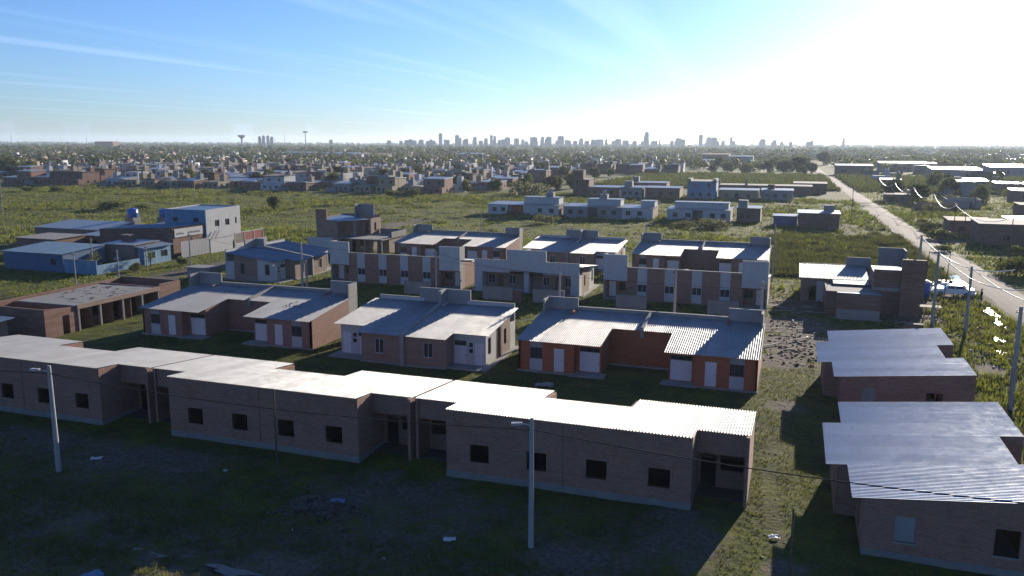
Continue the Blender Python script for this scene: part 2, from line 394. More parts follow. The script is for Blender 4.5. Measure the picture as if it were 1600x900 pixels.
def door(parent, face, p, a, z0, wd, ht, mat='door_white', name='door', rec=0.03, handle=True):
    rz, f = FACE[face]
    def mk():
        mb = MB(); h = wd/2; b = 0.05
        mb.box(-h, h, 0.02, 0.06, 0, ht)                       # leaf with raised stiles and rails
        for x0, x1 in ((-h, -h+b), (h-b, h)): mb.box(x0, x1, 0, 0.02, 0, ht)
        for zz in (0, ht*0.42, ht-b): mb.box(-h+b, h-b, 0.004, 0.02, zz, zz+b)
        return mb.mesh(name, mat)
    o = put(name, cached(('door', round(wd, 2), round(ht, 2), mat), mk), parent, f(a, -rec, z0, p), (0, 0, rz))
    if handle:
        put('handle', cached('handle', lambda: MB().box(-0.06, 0.06, -0.05, -0.01, -0.02, 0.02).box(-0.015, 0.015, -0.02, 0.005, -0.015, 0.015).mesh('handle', 'dark_metal')), o, (wd/2-0.13, 0, 1.0*ht/2.1))
    return o
def panel(parent, name, face, p, a0, a1, z0, z1, mat, th=0.02, label=None):
    return part(name, fbox(MB(), face, p, a0, a1, -0.01, th, z0, z1), mat, parent, label)

# ------------------------------------------------------------------ ground, road, water
def axis_coords(a, b, step, lo, hi):
    mid = list(np.arange(a, b+1e-6, step)); out = []; s = step; x = a
    while x > lo: s *= 1.25; x -= s; out.append(max(x, lo))
    left = out[::-1]; out = []; s = step; x = b
    while x < hi: s *= 1.25; x += s; out.append(min(x, hi))
    return np.array(left+mid+out)
def seg_d(X, Y, pts):
    d = np.full(X.shape, 1e9)
    for (x0, y0), (x1, y1) in zip(pts, pts[1:]):
        L = (x1-x0)**2+(y1-y0)**2
        t = np.clip(((X-x0)*(x1-x0)+(Y-y0)*(y1-y0))/L, 0, 1)
        d = np.minimum(d, np.hypot(X-x0-t*(x1-x0), Y-y0-t*(y1-y0)))
    return d
def vnoise(X, Y, f, seed=0):
    r = np.random.default_rng(seed); G = r.random((64, 64))
    x = X*f; y = Y*f; xi = np.floor(x).astype(int); yi = np.floor(y).astype(int); fx = x-xi; fy = y-yi
    fx = fx*fx*(3-2*fx); fy = fy*fy*(3-2*fy)
    g = lambda a, b: G[a % 64, b % 64]
    return (g(xi, yi)*(1-fx)+g(xi+1, yi)*fx)*(1-fy)+(g(xi, yi+1)*(1-fx)+g(xi+1, yi+1)*fx)*fy
DIRT_LINES = [([(1.4, 34), (0.2, 43), (-0.6, 50), (-0.2, 58), (0.6, 66)], 0.4, 0.5),      # trodden path between the houses
              ([(-1.5, 46), (-9, 42.5), (-20, 43), (-33, 42), (-48, 41)], 0.7, 0.35),
              ([(-92, 60), (-91, 100), (-91, 140), (-95, 200)], 2.6, 0.8),                     # street on the left
              ([(-64, 92), (-20, 91), (0, 92), (14, 92)], 2.2, 0.30),
              ([(27, 196), (40, 196), (60, 197)], 1.6, 0.9),
              ([(19, 126), (23, 122)], 2.5, 0.8),
              ([(-380, 297), (-130, 299), (-88, 306)], 2.2, 0.9), ([(-128, 300), (-122, 420), (-118, 560)], 2.0, 0.7),
              ([(-90, 210), (-20, 212), (14, 213)], 1.2, 0.6), ([(8, 240), (14, 250)], 2, 0.6)]
DIRT_SPOTS = [(-41.4, 40.2, 1.3), (-36.8, 41.2, .9), (-23.3, 43, 1.2), (-5.1, 43.4, 1.6), (-9.9, 36.9, 1.8), (-19.3, 43.6, 1.0), (-24, 38.3, 2.2),
              (1.5, 88, 5.5), (0.5, 97, 5), (-0.5, 80, 3), (1, 110, 4), (14.5, 96, 4), (15, 106, 4), (16, 118, 4), (0.2, 66, 1.6), (0.6, 39.5, 1.3),
              (-70, 60, 2), (18, 84, 2.5), (17, 122, 3), (-2, 299, 6), (-3, 345, 6), (34, 212, 3)]
def dirt_at(X, Y):
    d = np.zeros(X.shape)
    for pts, wd, s in DIRT_LINES: d = np.maximum(d, s*np.clip(1.6-seg_d(X, Y, pts)/wd*0.8, 0, 1))
    yard = np.clip((44.5-Y)/2.5, 0, 1)*np.clip((X+70)/4, 0, 1)*np.clip((-1.2-X)/2, 0, 1)      # trampled, muddy building yard
    d = np.maximum(d, yard*(0.30+0.55*vnoise(X, Y, 0.22, 51)+0.25*(vnoise(X, Y, 0.8, 52)-.5)))
    for x, y, r in DIRT_SPOTS: d = np.maximum(d, 1.05*np.clip(1.5-np.hypot(X-x, Y-y)/r, 0, 1))
    return d
def relief(X, Y):
    near = np.clip((140-Y)/60, 0, 1)
    h = (vnoise(X, Y, 0.21, 3)-0.5)*0.10+(vnoise(X, Y, 0.6, 4)-0.5)*0.05
    # rough mounds and the ditch along the near edge
    h += np.clip((36.5-Y)/6, 0, 1)*((vnoise(X, Y, 0.33, 5)-0.5)*0.35)
    h -= 0.35*np.exp(-((Y-30.7-0.6*np.sin(X*0.35))/1.1)**2)*(X < -10)
    h += 0.55*np.exp(-((X+24)**2/5+(Y-37.2)**2/2.5))*(0.6+vnoise(X, Y, 1.3, 6))
    fld = np.clip((Y-146)/12, 0, 1)*np.clip((330-Y)/20, 0, 1); fld = np.maximum(fld, np.clip((-92-X)/10, 0, 1)*np.clip((Y-146)/10, 0, 1)*np.clip((330-Y)/20, 0, 1))
    h += fld*((vnoise(X, Y, 0.05, 8)-0.5)*0.5+(vnoise(X, Y, 0.17, 12)-0.5)*0.55+(vnoise(X, Y, 0.41, 13)-0.5)*0.35)
    return np.minimum(h, 0.9)-0.02
gx = axis_coords(-300, 100, 1.3, -8000, 8000); gy = axis_coords(24, 400, 1.3, -400, 8000)
GX, GY = np.meshgrid(gx, gy, indexing='ij'); GZ = relief(GX, GY)
far_m = (np.abs(GX) > 600) | (GY > 700); GZ[far_m] = -0.05
nv = GX.size; nxg, nyg = GX.shape
idx = np.arange(nv).reshape(nxg, nyg)
quads = np.stack([idx[:-1, :-1], idx[1:, :-1], idx[1:, 1:], idx[:-1, 1:]], -1).reshape(-1, 4)
def np_mesh(name, verts, faces, mats, midx=None, smooth=False):
    me = bpy.data.meshes.new(name); nf, k = faces.shape
    me.vertices.add(len(verts)); me.vertices.foreach_set('co', np.ascontiguousarray(verts, dtype=np.float32).ravel())
    me.loops.add(nf*k); me.loops.foreach_set('vertex_index', faces.astype(np.int32).ravel())
    me.polygons.add(nf); me.polygons.foreach_set('loop_start', (np.arange(nf)*k).astype(np.int32))
    me.polygons.foreach_set('loop_total', np.full(nf, k, np.int32))
    for mname in mats: me.materials.append(MATS[mname])
    if midx is not None: me.polygons.foreach_set('material_index', midx.astype(np.int32))
    if smooth: me.polygons.foreach_set('use_smooth', np.ones(nf, bool))
    me.update(calc_edges=True); me.validate(); return me
gme = np_mesh('ground', np.stack([GX, GY, GZ], -1).reshape(-1, 3), quads, ['ground'], smooth=True)
ga = gme.attributes.new('dirt', 'FLOAT', 'POINT'); ga.data.foreach_set('value', dirt_at(GX, GY).ravel().astype(np.float32))
tag(put('ground', gme), kind='structure')

def strip(name, pts, wd, mat, z=0.0, jit=0.4, step=6.0):
    mb = MB(); P = []
    for (x0, y0), (x1, y1) in zip(pts, pts[1:]):
        L = math.hypot(x1-x0, y1-y0); n = max(1, int(L/step)); nx_, ny_ = -(y1-y0)/L, (x1-x0)/L
        for i in range(n+(1 if (x1, y1) == pts[-1] else 0)):
            t = i/n; P.append((x0+(x1-x0)*t, y0+(y1-y0)*t, nx_, ny_))
    cols = 7
    for x, y, nx_, ny_ in P:
        h = wd/2
        for c in range(cols):
            u = -1+2*c/(cols-1); hw = h+random.uniform(-jit, jit)*(c in (0, cols-1))
            px, py = x+nx_*u*hw, y+ny_*u*hw
            gz = float(relief(np.array([px]), np.array([py]))[0])
            zz = max(gz, 0.05)+0.06-0.10*abs(u)**3+random.uniform(-.015, .015)
            if c in (0, cols-1): zz = -0.15
            mb.v.append((px, py, zz))
    for i in range(len(P)-1):
        for c in range(cols-1):
            a = i*cols+c; mb.f.append((a, a+1, a+cols+1, a+cols))
    me = mb.mesh(name, mat, True, recalc=True)
    return tag(put(name, me), kind='structure')
strip('dirt_road', [(30.6, 50), (28.3, 118.6), (25.2, 234), (21.4, 430), (18, 573), (13.5, 770), (12, 960)], 6.6, 'road')
strip('side_track', [(25.5, 196), (48, 197), (90, 198)], 2.6, 'road', jit=.3, step=3)
strip('town_track', [(-400, 296), (-250, 297), (-130, 299), (-92, 306)], 4.2, 'road', jit=.5)
def puddle(pts, z):
    cx = sum(p[0] for p in pts)/len(pts); cy = sum(p[1] for p in pts)/len(pts)
    mb = MB(); n = 28
    mb.v.append((cx, cy, z))
    for i in range(n):
        t = 2*math.pi*i/n
        ex = max(abs(p[0]-cx) for p in pts); ey = max(abs(p[1]-cy) for p in pts)
        k = 0.8+0.25*math.sin(3*t+cx)+0.12*math.sin(7*t+cy)
        mb.v.append((cx+ex*k*math.cos(t), cy+ey*k*math.sin(t), z))
    for i in range(n): mb.f.append((0, 1+i, 1+(i+1) % n))
    return tag(part('puddle', mb, 'water'), kind='structure')
for cx, cy, rx, ry, z in ((-30.3, 30.6, 1.3, .35, -.18), (-25.0, 30.6, 1.7, .42, -.18), (-20.6, 31.1, 1.0, .25, -.2), (23.7, 113, .7, 3.6, .06), (23.3, 106.5, .5, 3.0, .06),
                          (24.3, 141, .9, 4.0, .07), (23.9, 133, .8, 3.0, .07), (21.3, 97, .5, 1.6, .05), (22.6, 88, .5, 1.5, .05), (22.0, 83, .4, 2.0, .05), (20.5, 91, .5, 1.2, .06)):
    puddle([(cx-rx, cy-ry), (cx+rx, cy+ry)], z)

# ------------------------------------------------------------------ house types
def row_house(x0, label):
    """front-row duplex: four-window block, porches at both ends, roof falling to the back"""
    t = thing('row_house', label, 'house', (x0, 44.5, 0), 0, 'unfinished brick duplexes of the front row')
    zf = lambda y: 4.30-0.106*y
    W = MB(); zb = -0.25
    wx = [4.55+3.67*i for i in range(4)]
    wall(W, '-y', 0, 3, 18, zb, 4.27, ops=[(x, x+1.25, 1.14, 2.24) for x in wx])
    for xs, face in ((3, '-x'), (18, '+x')): wall(W, face, xs, 0.2, 3.6, zb, zf(.2)-.003, zf(3.6)-.003)
    W2 = MB()                                                         # porch door walls and beams
    wall(W, '-y', 3.6, 0.2, 3, zb, zf(3.6)-.003, ops=[(1.95, 2.85, 0.1, 2.2), (0.35, 1.7, 1.15, 2.2)])
    wall(W, '-y', 3.6, 18, 20.8, zb, zf(3.6)-.003, ops=[(18.15, 19.05, 0.1, 2.2), (19.3, 20.65, 1.15, 2.2)])
    for a0, a1 in ((0.2, 3), (18, 20.8)): wall(W2, '-y', 2.0, a0, a1, 2.75, zf(2.0)-.003)
    pieces('porch_beam', W2, 'brick_tan', t)
    E1 = MB(); wall(E1, '-x', 0, 1.85, 8.4, zb, zf(1.85)-.003, zf(8.4)-.003); part('end_wall', E1, 'brick_tan', t)
    E2 = MB(); wall(E2, '+x', 21, 1.5, 8.4, zb, zf(1.5)-.003, zf(8.4)-.003); part('end_wall', E2, 'brick_tan', t)
    for a0, a1 in ((0.2, 7.7), (13.3, 20.8)):
        d = 0.6 if a0 < 5 else 19.9
        wall(W, '+y', 8.4, a0, a1, zb, zf(8.4)-.003)
    wall(W, '+x', 7.7, 5.9, 8.2, zb, zf(5.9)-.003, zf(8.2)-.003); wall(W, '-x', 13.3, 5.9, 8.2, zb, zf(5.9)-.003, zf(8.2)-.003)
    wall(W, '+y', 5.9, 7.52, 13.48, zb, zf(5.9)-.003)
    pieces('wall', W, 'brick_tan', t)
    I = MB()
    wall(I, '-x', 10.4, 0.2, 5.7, zb, zf(.2)-.06, zf(5.7)-.06)
    for x in (6.8, 14.0): wall(I, '-x', x, 0.2, 8.2, zb, zf(.2)-.06, zf(8.2)-.06, ops=[(4.4, 5.3, 0.1, 2.15)])
    pieces('partition', I, 'brick_red', t)
    P = MB(); fbox(P, '-y', 0, 3, 18, 0, .03, zb, .38)
    fbox(P, '+x', 18, 0, 3.6, 0, .02, zb, .36); fbox(P, '-x', 3, 0, 3.6, 0, .02, zb, .36)
    part('plinth', P, 'concrete', t)
    S = MB(); S.box(.2, 20.8, 3.6, 8.2, -.2, .1); S.box(0.2, 3, 2.1, 3.6, -.2, .07); S.box(18, 20.8, 2.1, 3.6, -.2, .07)
    S.box(3.2, 17.8, .2, 3.6, -.2, .1)
    part('floor_slab', S, 'shaded_earth', t)
    for x in wx: part('sill', fbox(MB(), '-y', 0, x-.05, x+1.3, -.2, .04, 1.08, 1.14), 'brick_red', t)
    J = MB(); fbox(J, '-y', 0, 10.48, 10.52, 0, .012, .38, 4.2); part('control_joint', J, 'dark_metal', t)
    roof_sheets(t, [(0, 3, 1.95, 8.7), (3, 7.5, -.08, 8.7), (7.5, 13.5, -.08, 6.1), (13.5, 18, -.08, 8.7), (18, 21, 1.95, 8.7)], zf)
    return t
row_house(-22.6, 'brick row house at the path end of the front row, joined at one end only')
row_house(-43.8, 'brick row house in the middle of the front row, joined at both ends')
row_house(-65.0, 'brick row house of the front row nearest the roofless brick shell')

def court_house(x0, y0, rz, label, group, bm='brick_tan', tower=5.3, street=True, junk=False):
    """U-plan duplex: low rear eave with a recessed court, tank screens on the street corners"""
    t = thing('court_house', label, 'house', (x0, y0, 0), rz, group)
    zf = lambda y: 2.86+0.125*(y+0.4); zb = -.25; D = 9.3
    W = MB(); mir = lambda a, b, m: (a, b) if not m else (21-b, 21-a)
    for m_ in (0, 1):
        a0, a1 = mir(0.0, 5.2, m_); w0, w1 = mir(1.1, 2.25, m_); d0, d1 = mir(3.35, 4.3, m_)
        wall(W, '-y', 0, a0, a1, zb, zf(0)-.003, ops=[(w0, w1, 1.2, 2.25), (d0, d1, .15, 2.28)])
        window(t, '-y', 0, (w0+w1)/2, 1.2, 1.15, 1.05, 'dark', 2)
        panel(t, 'render_panel', '-y', 0, w0-.02, w1+.02, .12, 1.2, 'plaster_white'); panel(t, 'render_panel', '-y', 0, w0-.02, w1+.02, 2.25, 2.85, 'plaster_grey')
        door(t, '-y', 0, (d0+d1)/2, .15, .95, 2.13)
        e0, e1 = mir(5.0, 7.5, m_); p0, p1 = mir(5.5, 7.35, m_)
        wall(W, '-y', .95, e0, e1, zb, zf(.95)-.003, ops=[(p0, p1, .15, 2.4)])
        door(t, '-y', .95, (p0+p1)/2, .15, 1.85, 1.8, name='double_door')
        window(t, '-y', .95, (p0+p1)/2, 1.97, 1.85, .43, 'dark', 2)
        s = 5.2 if not m_ else 15.8; wall(W, '+x' if not m_ else '-x', s, .2, .95, zb, zf(.2)-.003, zf(.95)-.003)
        s = 7.5 if not m_ else 13.5; wall(W, '+x' if not m_ else '-x', s, 1.15, 4.5, zb, zf(1.15)-.003, zf(4.5)-.003)
        b0, b1 = mir(4.9, 8.0, m_)
        part('patio_slab', MB().box(b0, b1, -.55, .94, -.2, .10), 'concrete_pale', t)
        b0, b1 = mir(-.1, 4.88, m_)
        part('plinth', fbox(MB(), '-y', 0, b0, b1, 0, .25, zb, .09), 'concrete_pale', t)
        # street corner: porch under a tank screen
        c0, c1 = mir(.2, 3.2, m_); q0, q1 = mir(.5, 1.4, m_); v0, v1 = mir(1.8, 2.9, m_)
        wall(W, '+y', 7.8, c0, c1, zb, zf(7.6)-.003, ops=[(q0, q1, .15, 2.2), (v0, v1, 1.0, 2.1)])
        door(t, '+y', 7.8, (q0+q1)/2, .15, .9, 2.05); window(t, '+y', 7.8, (v0+v1)/2, 1.0, 1.1, 1.1, 'dark', 1)
        n0, n1 = mir(0.0, 3.2, m_)
        part('tank_screen', fbox(MB(), '+y', D, n0, n1, -.18, .03, 2.55, tower), 'plaster_white' if street else 'plaster_grey', t)
        o = 0 if not m_ else 21
        SW = MB(); wall(SW, '-x' if not m_ else '+x', o, 7.5, D-.15, zb, tower-.04, th=.2); part('screen_wall', SW, 'concrete_pale', t)
        SI = MB(); x = 3.2 if not m_ else 17.8
        wall(SI, '-x' if m_ else '+x', x, 7.6, D-.15, zb, zf(8)+.3); part('side_pier', SI, bm, t)
        SW2 = MB(); wall(SW2, '-x' if not m_ else '+x', o, 0, 7.5, zb, zf(0)-.003, zf(7.5)-.003); part('end_wall', SW2, bm, t)
        part('porch_slab', MB().box(c0, c1, 7.8, 9.9, -.2, .12), 'concrete', t)
    wall(W, '-y', 4.7, 7.3, 13.7, zb, zf(4.7)-.003)
    pieces('wall', W, bm, t)
    part('court_plinth', fbox(MB(), '-y', 4.7, 7.5, 13.5, 0, .35, zb, .12), 'concrete_pale', t)
    F = MB(); wx = (5.2, 8.75, 12.25, 15.8)
    wall(F, '+y', D, 3.2, 17.8, zb, 4.36, ops=[(c-.62, c+.62, 1.15, 2.2) for c in wx]); part('street_wall', F, bm, t)
    for c in wx:
        window(t, '+y', D, c, 1.15, 1.24, 1.05, 'white', 1)
        panel(t, 'render_panel', '+y', D, c-.63, c+.63, .15, 1.15, 'plaster_white'); panel(t, 'render_panel', '+y', D, c-.63, c+.63, 2.2, 4.34, 'plaster_white')
    part('coping', fbox(MB(), '+y', D, 3.2, 17.8, -.27, .04, 4.36, 4.42), 'concrete_pale', t)
    part('parapet_render', fbox(MB(), '+y', D, 3.2, 17.8, -.24, -.2, 3.7, 4.36), 'concrete_pale', t)
    part('party_wall', MB().hexa([(10.38, 4.35, 2.9), (10.62, 4.35, 2.9), (10.62, 9.1, 2.9), (10.38, 9.1, 2.9), (10.38, 4.35, zf(4.35)+.36), (10.62, 4.35, zf(4.35)+.36), (10.62, 9.1, zf(9.1)+.36), (10.38, 9.1, zf(9.1)+.36)]), 'concrete_pale', t)
    part('floor_slab', MB().box(.25, 20.75, 4.8, 7.5, -.2, .14), 'concrete', t)
    roof_sheets(t, [(-.12, 3.2, -.4, 8.95), (3.2, 7.72, -.4, 9.05), (7.72, 10.36, 4.45, 9.05), (10.64, 13.28, 4.45, 9.05), (13.28, 17.8, -.4, 9.05), (17.8, 21.12, -.4, 8.95)], zf)
    if junk:
        G = MB(); r = random.Random(5)
        for i in range(34):
            x = r.choice((r.uniform(5, 9), r.uniform(15.5, 17.5))); y = r.uniform(6.2, 8.4) if x < 10 else r.uniform(3, 5.5)
            z = zf(y)+.05; a = r.uniform(.05, .14); b = r.uniform(.05, .12); G.box(x, x+a, y, y+b, z-.01, z+r.uniform(.02, .06))
        tag(part('roof_litter', G, 'dark_metal', t), kind='stuff')
    return t
def wide_house(x0, y0, rz, label, group, bm='brick_pale', tower=5.5, rm='galvanised'):
    """duplex with a projecting brick middle, white ends and a shared tank screen"""
    t = thing('wide_house', label, 'house', (x0, y0, 0), rz, group)
    zf = lambda y: 2.84+0.115*(y+0.4); zb = -.25; D = 10.3; Wd = 15.2
    W = MB(); WH = MB(); mir = lambda a, b, m: (a, b) if not m else (Wd-b, Wd-a)
    for m_ in (0, 1):
        a0, a1 = mir(3.2, 7.4, m_); w0, w1 = mir(4.6, 5.55, m_)
        wall(W, '-y', .2, a0, a1, zb, zf(.2)-.003, ops=[(w0, w1, .85, 2.3)]); window(t, '-y', .2, (w0+w1)/2, .85, .95, 1.45, 'white', 1)
        a0, a1 = mir(0, 3.4, m_)
        d0, d1 = mir(.15, 1.1, m_); k0, k1 = mir(1.25, 1.75, m_); g0, g1 = mir(1.95, 3.15, m_)
        wall(WH, '-y', 1.9, a0, a1, zb, zf(1.9)-.003, ops=[(d0, d1, .15, 2.2), (k0, k1, 1.15, 2.25), (g0, g1, .15, 2.35)])
        door(t, '-y', 1.9, (d0+d1)/2, .15, .95, 2.05); window(t, '-y', 1.9, (k0+k1)/2, 1.15, .5, .52, 'white', 0); window(t, '-y', 1.9, (k0+k1)/2, 1.72, .5, .52, 'white', 0)
        door(t, '-y', 1.9, (g0+g1)/2, .15, 1.2, 1.72, name='wide_door'); window(t, '-y', 1.9, (g0+g1)/2, 1.9, 1.2, .45, 'dark', 1)
        s = 3.2 if not m_ else 12.0; wall(W, '-x' if not m_ else '+x', s, .4, 1.9, zb, zf(.4)-.003, zf(1.9)-.003)
        b0, b1 = mir(-.3, 3.2, m_); part('patio_slab', MB().box(b0, b1, .3, 1.89, -.2, .1), 'concrete_pale', t)
        b0, b1 = mir(3.2, 7.3, m_); part('plinth', fbox(MB(), '-y', .2, b0, b1, 0, .3, zb, .1), 'concrete_pale', t)
        # gable side: white front half, brick behind, two tall windows
        o = 0 if not m_ else Wd; f = '-x' if not m_ else '+x'
        wall(WH, f, o, 2.1, 4.6, zb, zf(2.1)-.003, zf(4.6)-.003, ops=[(2.5, 3.3, 1.0, 2.6)]); window(t, f, o, 2.9, 1.0, .8, 1.6, 'dark', 1)
        B = MB(); wall(B, f, o, 4.6, D-1.6, zb, zf(4.6)-.003, zf(D-1.6)-.003, ops=[(6.9, 7.6, 1.0, 2.55)]); part('gable_wall', B, bm, t)
        window(t, f, o, 7.25, 1.0, .7, 1.55, 'dark', 1)
        part('side_slab', MB().box(*((-.6, -.01) if not m_ else (Wd+.01, Wd+.6)), .3, D, -.2, .09), 'concrete_pale', t)
        # street side: white beam over a porch, end pillar
        n0, n1 = mir(0, 5.2, m_); part('porch_beam', fbox(MB(), '+y', D, n0, n1, -.2, 0, 2.75, 4.45), 'plaster_white', t)
        n0, n1 = mir(0, 1.2, m_); part('porch_pillar', fbox(MB(), '+y', D, n0, n1, -1.55, -.004, zb, 2.75), 'plaster_white', t)
        n0, n1 = mir(.2, 7.2, m_); x0_, x1_ = mir(4.6, 5.6, m_); y0_, y1_ = mir(1.5, 2.5, m_); v0, v1 = mir(2.9, 3.8, m_)
        wall(W, '+y', D-1.6, n0, n1, zb, zf(D-1.8)-.003, ops=[(x0_, x1_, .9, 2.2), (y0_, y1_, .9, 2.2), (v0, v1, .1, 2.2)])
        window(t, '+y', D-1.6, (x0_+x1_)/2, .9, 1.0, 1.3, 'white', 1); window(t, '+y', D-1.6, (y0_+y1_)/2, .9, 1.0, 1.3, 'white', 1)
        door(t, '+y', D-1.6, (v0+v1)/2, .1, .9, 2.1, 'wood_post')
        n0, n1 = mir(5.2, 7.4, m_); part('porch_canopy', MB().box(n0, n1, D-1.6, D-.25, 2.5, 2.62), 'dark_metal', t)
    pieces('wall', W, bm, t); pieces('white_wall', WH, 'plaster_white', t)
    part('party_wall', MB().hexa([(7.4, -.15, zb), (7.8, -.15, zb), (7.8, D-1.7, zb), (7.4, D-1.7, zb), (7.4, -.15, zf(0)+.12), (7.8, -.15, zf(0)+.12), (7.8, D-1.7, zf(D-1.7)+.4), (7.4, D-1.7, zf(D-1.7)+.4)]), 'concrete_pale', t)
    part('centre_pillar', fbox(MB(), '+y', D, 7.25, 7.95, -1.4, -.21, zb, 4.2), 'plaster_white', t)
    part('tank_screen', fbox(MB(), '+y', D, 4.7, 10.4, -.19, .03, 3.0, tower), 'plaster_white' if tower > 5.7 else 'plaster_grey', t)
    part('screen_wall', MB().box(7.42, 7.78, D-1.68, D-.2, 2.6, tower-.003), 'plaster_grey', t)
    part('porch_slab', MB().box(.2, 15, D-1.58, D-.02, -.2, .12), 'concrete', t)
    part('coping', fbox(MB(), '+y', D, 0, 4.7, -.22, .02, 4.45, 4.5), 'concrete_pale', t); part('coping', fbox(MB(), '+y', D, 10.4, 15.2, -.22, .02, 4.45, 4.5), 'concrete_pale', t)
    roof_sheets(t, [(-.5, 3.0, 1.45, D-.22), (3.0, 7.38, -.4, D-.22), (7.82, 12.2, -.4, D-.22), (12.2, 15.7, 1.45, D-.22)], zf, rm)
    return t
G2 = 'duplexes of the second row, rear yards to the front row'
court_house(-23.1, 69.0, 0, 'orange brick duplex with a recessed court and white doors', G2, 'brick_orange', 5.25, street=False)
court_house(-66.0, 69.0, 0, 'pinkish brick duplex with recessed court and litter on its tin roof', G2, 'brick_tan', 5.4, street=False, junk=True)
wide_house(-41.4, 66.8, 0, 'duplex with white gable ends between the orange and the pinkish brick court houses', G2, 'brick_pale', 5.55)
G3 = 'duplexes of the third row, street fronts with white panels'
court_house(-2.6, 115.3, math.pi, 'brick duplex with white window strips next to the rubble strewn lot', G3, 'brick_tan', 6.0)
court_house(-44.3, 115.3, math.pi, 'brick duplex with white window strips beside the blue roofed house', G3, 'brick_tan', 6.0)
wide_house(-26.9, 116.3, math.pi, 'white fronted duplex with porches between the two white striped duplexes', G3, 'brick_pale', 6.0)
G4 = 'duplexes of the fourth row bordering the field'
court_house(-24.4, 130.7, 0, 'brick court duplex at the field, behind the white striped duplex by the rubble', G4, 'brick_tan', 5.45, street=False)
court_house(-67.2, 130.7, 0, 'brick court duplex at the field, beside the two storey shell', G4, 'brick_tan', 5.4, street=False)
wide_house(-42.4, 128.6, 0, 'white ended duplex at the field, between two brick court duplexes', G4, 'brick_pale', 5.6)
wide_house(-70.6, 101.8, math.pi/2, 'blue roofed duplex with a half brick half white side wall', None, 'brick_pale', 5.4, 'galvanised_blue')

def yard_wall(x0, x1, y, h, label, mat='concrete_pale'):
    t = thing('low_wall', label, 'wall', ((x0+x1)/2, y, 0), 0, 'low concrete walls before the striped duplexes')
    hw = (x1-x0)/2
    part('panel', MB().box(-hw, hw, -.08, .08, -.2, h-.06), mat, t); part('coping', MB().box(-hw-.003, hw+.03, -.12, .12, h-.06, h), 'concrete', t)
for x0, x1, y, h, l in ((-20.7, -16.8, 100.5, 1.7, 'low concrete wall under the first white window strip past the porch house'),
                        (-9.4, -5.7, 100.6, 1.75, 'low concrete wall before the striped duplex next to the rubble'),
                        (-50.4, -46.6, 100.6, 1.7, 'low concrete wall before the striped duplex by the blue roof'),
                        (-38.6, -34.4, 100.2, 1.8, 'low concrete wall before the left porch of the white fronted duplex'),
                        (-31.6, -27.4, 100.2, 1.8, 'low concrete wall before the right porch of the white fronted duplex')):
    yard_wall(x0, x1, y, h, l)
tg = thing('brick_pillar', 'small brick gate pillar before the white fronted duplex', 'pillar', (-33.6, 100.0, 0))
part('shaft', MB().box(-.5, .5, -.3, .3, -.2, 1.5), 'brick_red', tg); part('cap', MB().box(-.56, .56, -.36, .36, 1.5, 1.6), 'concrete', tg)

def side_house(y0, label):
    """duplex turned to the dirt road: ribs across, roof rising to the road"""
    t = thing('side_house', label, 'house', (3.6, y0, 0), 0, 'unfinished brick duplexes facing the dirt road')
    zf = lambda x: 2.95+0.108*x; zb = -.25
    W = MB(); L = 16.2; D = 9.6
    ops = [(2.05, 3.0, .95, 2.3), (6.45, 7.55, .97, 2.34)]
    wall(W, '-y', 0, .6, D, zb, zf(.6)-.003, zf(D)-.003, ops=ops); wall(W, '+y', L, .6, D, zb, zf(.6)-.003, zf(D)-.003, ops=ops)
    wall(W, '-x', .6, .2, 4.6, zb, zf(.6)-.003, ops=[(2.0, 3.0, .1, 2.2)]); wall(W, '-x', .6, 11.6, L-.2, zb, zf(.6)-.003, ops=[(13, 14, .1, 2.2)])
    wall(W, '-x', -.5, 4.6, 11.6, zb, zf(-.5)-.003, ops=[(5.4, 6.2, .1, 2.1), (10, 10.8, .1, 2.1)]); wall(W, '-y', 4.6, -.3, .8, zb, zf(-.3)-.003, zf(.8)-.003); wall(W, '+y', 11.6, -.3, .8, zb, zf(-.3)-.003, zf(.8)-.003)
    wall(W, '+x', D, .2, 5.0, zb, zf(D)-.003, ops=[(1.5, 2.7, 1.1, 2.2)]); wall(W, '+x', D, 9.6, L-.2, zb, zf(D)-.003, ops=[(12, 13.2, 1.1, 2.2)])
    wall(W, '+x', 8.2, 5.0, 9.6, zb, zf(8.2)-.003, ops=[(5.3, 6.2, .1, 2.2), (8.4, 9.3, .1, 2.2)]); wall(W, '+y', 5.0, 8.0, D-.2, zb, zf(8)-.003, zf(D-.2)-.003); wall(W, '-y', 9.6, 8.0, D-.2, zb, zf(8)-.003, zf(D-.2)-.003)
    pieces('wall', W, 'brick_tan', t)
    part('plinth', fbox(MB(), '-y', 0, .6, D, 0, .03, zb, .35), 'concrete', t)
    pieces('partition', MB().box(.7, 8.0, 8.0, 8.2, zb, 2.9).box(5.0, 5.2, .2, 16, zb, 3.2), 'brick_red', t)
    part('floor_slab', MB().box(.7, 8.1, .2, 16, -.2, .1), 'concrete', t)
    for a0, a1, z, z1 in ops: part('sill', fbox(MB(), '-y', 0, a0-.05, a1+.05, -.2, .05, z-.07, z), 'concrete_pale', t)
    part('shutter', fbox(MB(), '-y', 0, 2.05, 3.0, -.12, -.08, .95, 2.3), 'plaster_grey', t, 'grey sheet closing one window opening')
    roof_sheets(t, [(-.05, 4.5, 0, D), (4.5, 5.0, -1.1, D), (5.0, 9.6, -1.1, 8.35), (9.6, 11.7, -1.1, D), (11.7, L+.05, 0, D)], zf, 'zinc_bluegrey', axis='x')
    for i in range(5):
        part('purlin_end', MB().box(2.2+i*1.6, 2.28+i*1.6, L-.02, L+.14, zf(2.2+i*1.6)-.1, zf(2.2+i*1.6)+.0), 'frame_white', t)
    return t
side_house(42.3, 'brick house with blue grey tin roof under the sagging black cable')
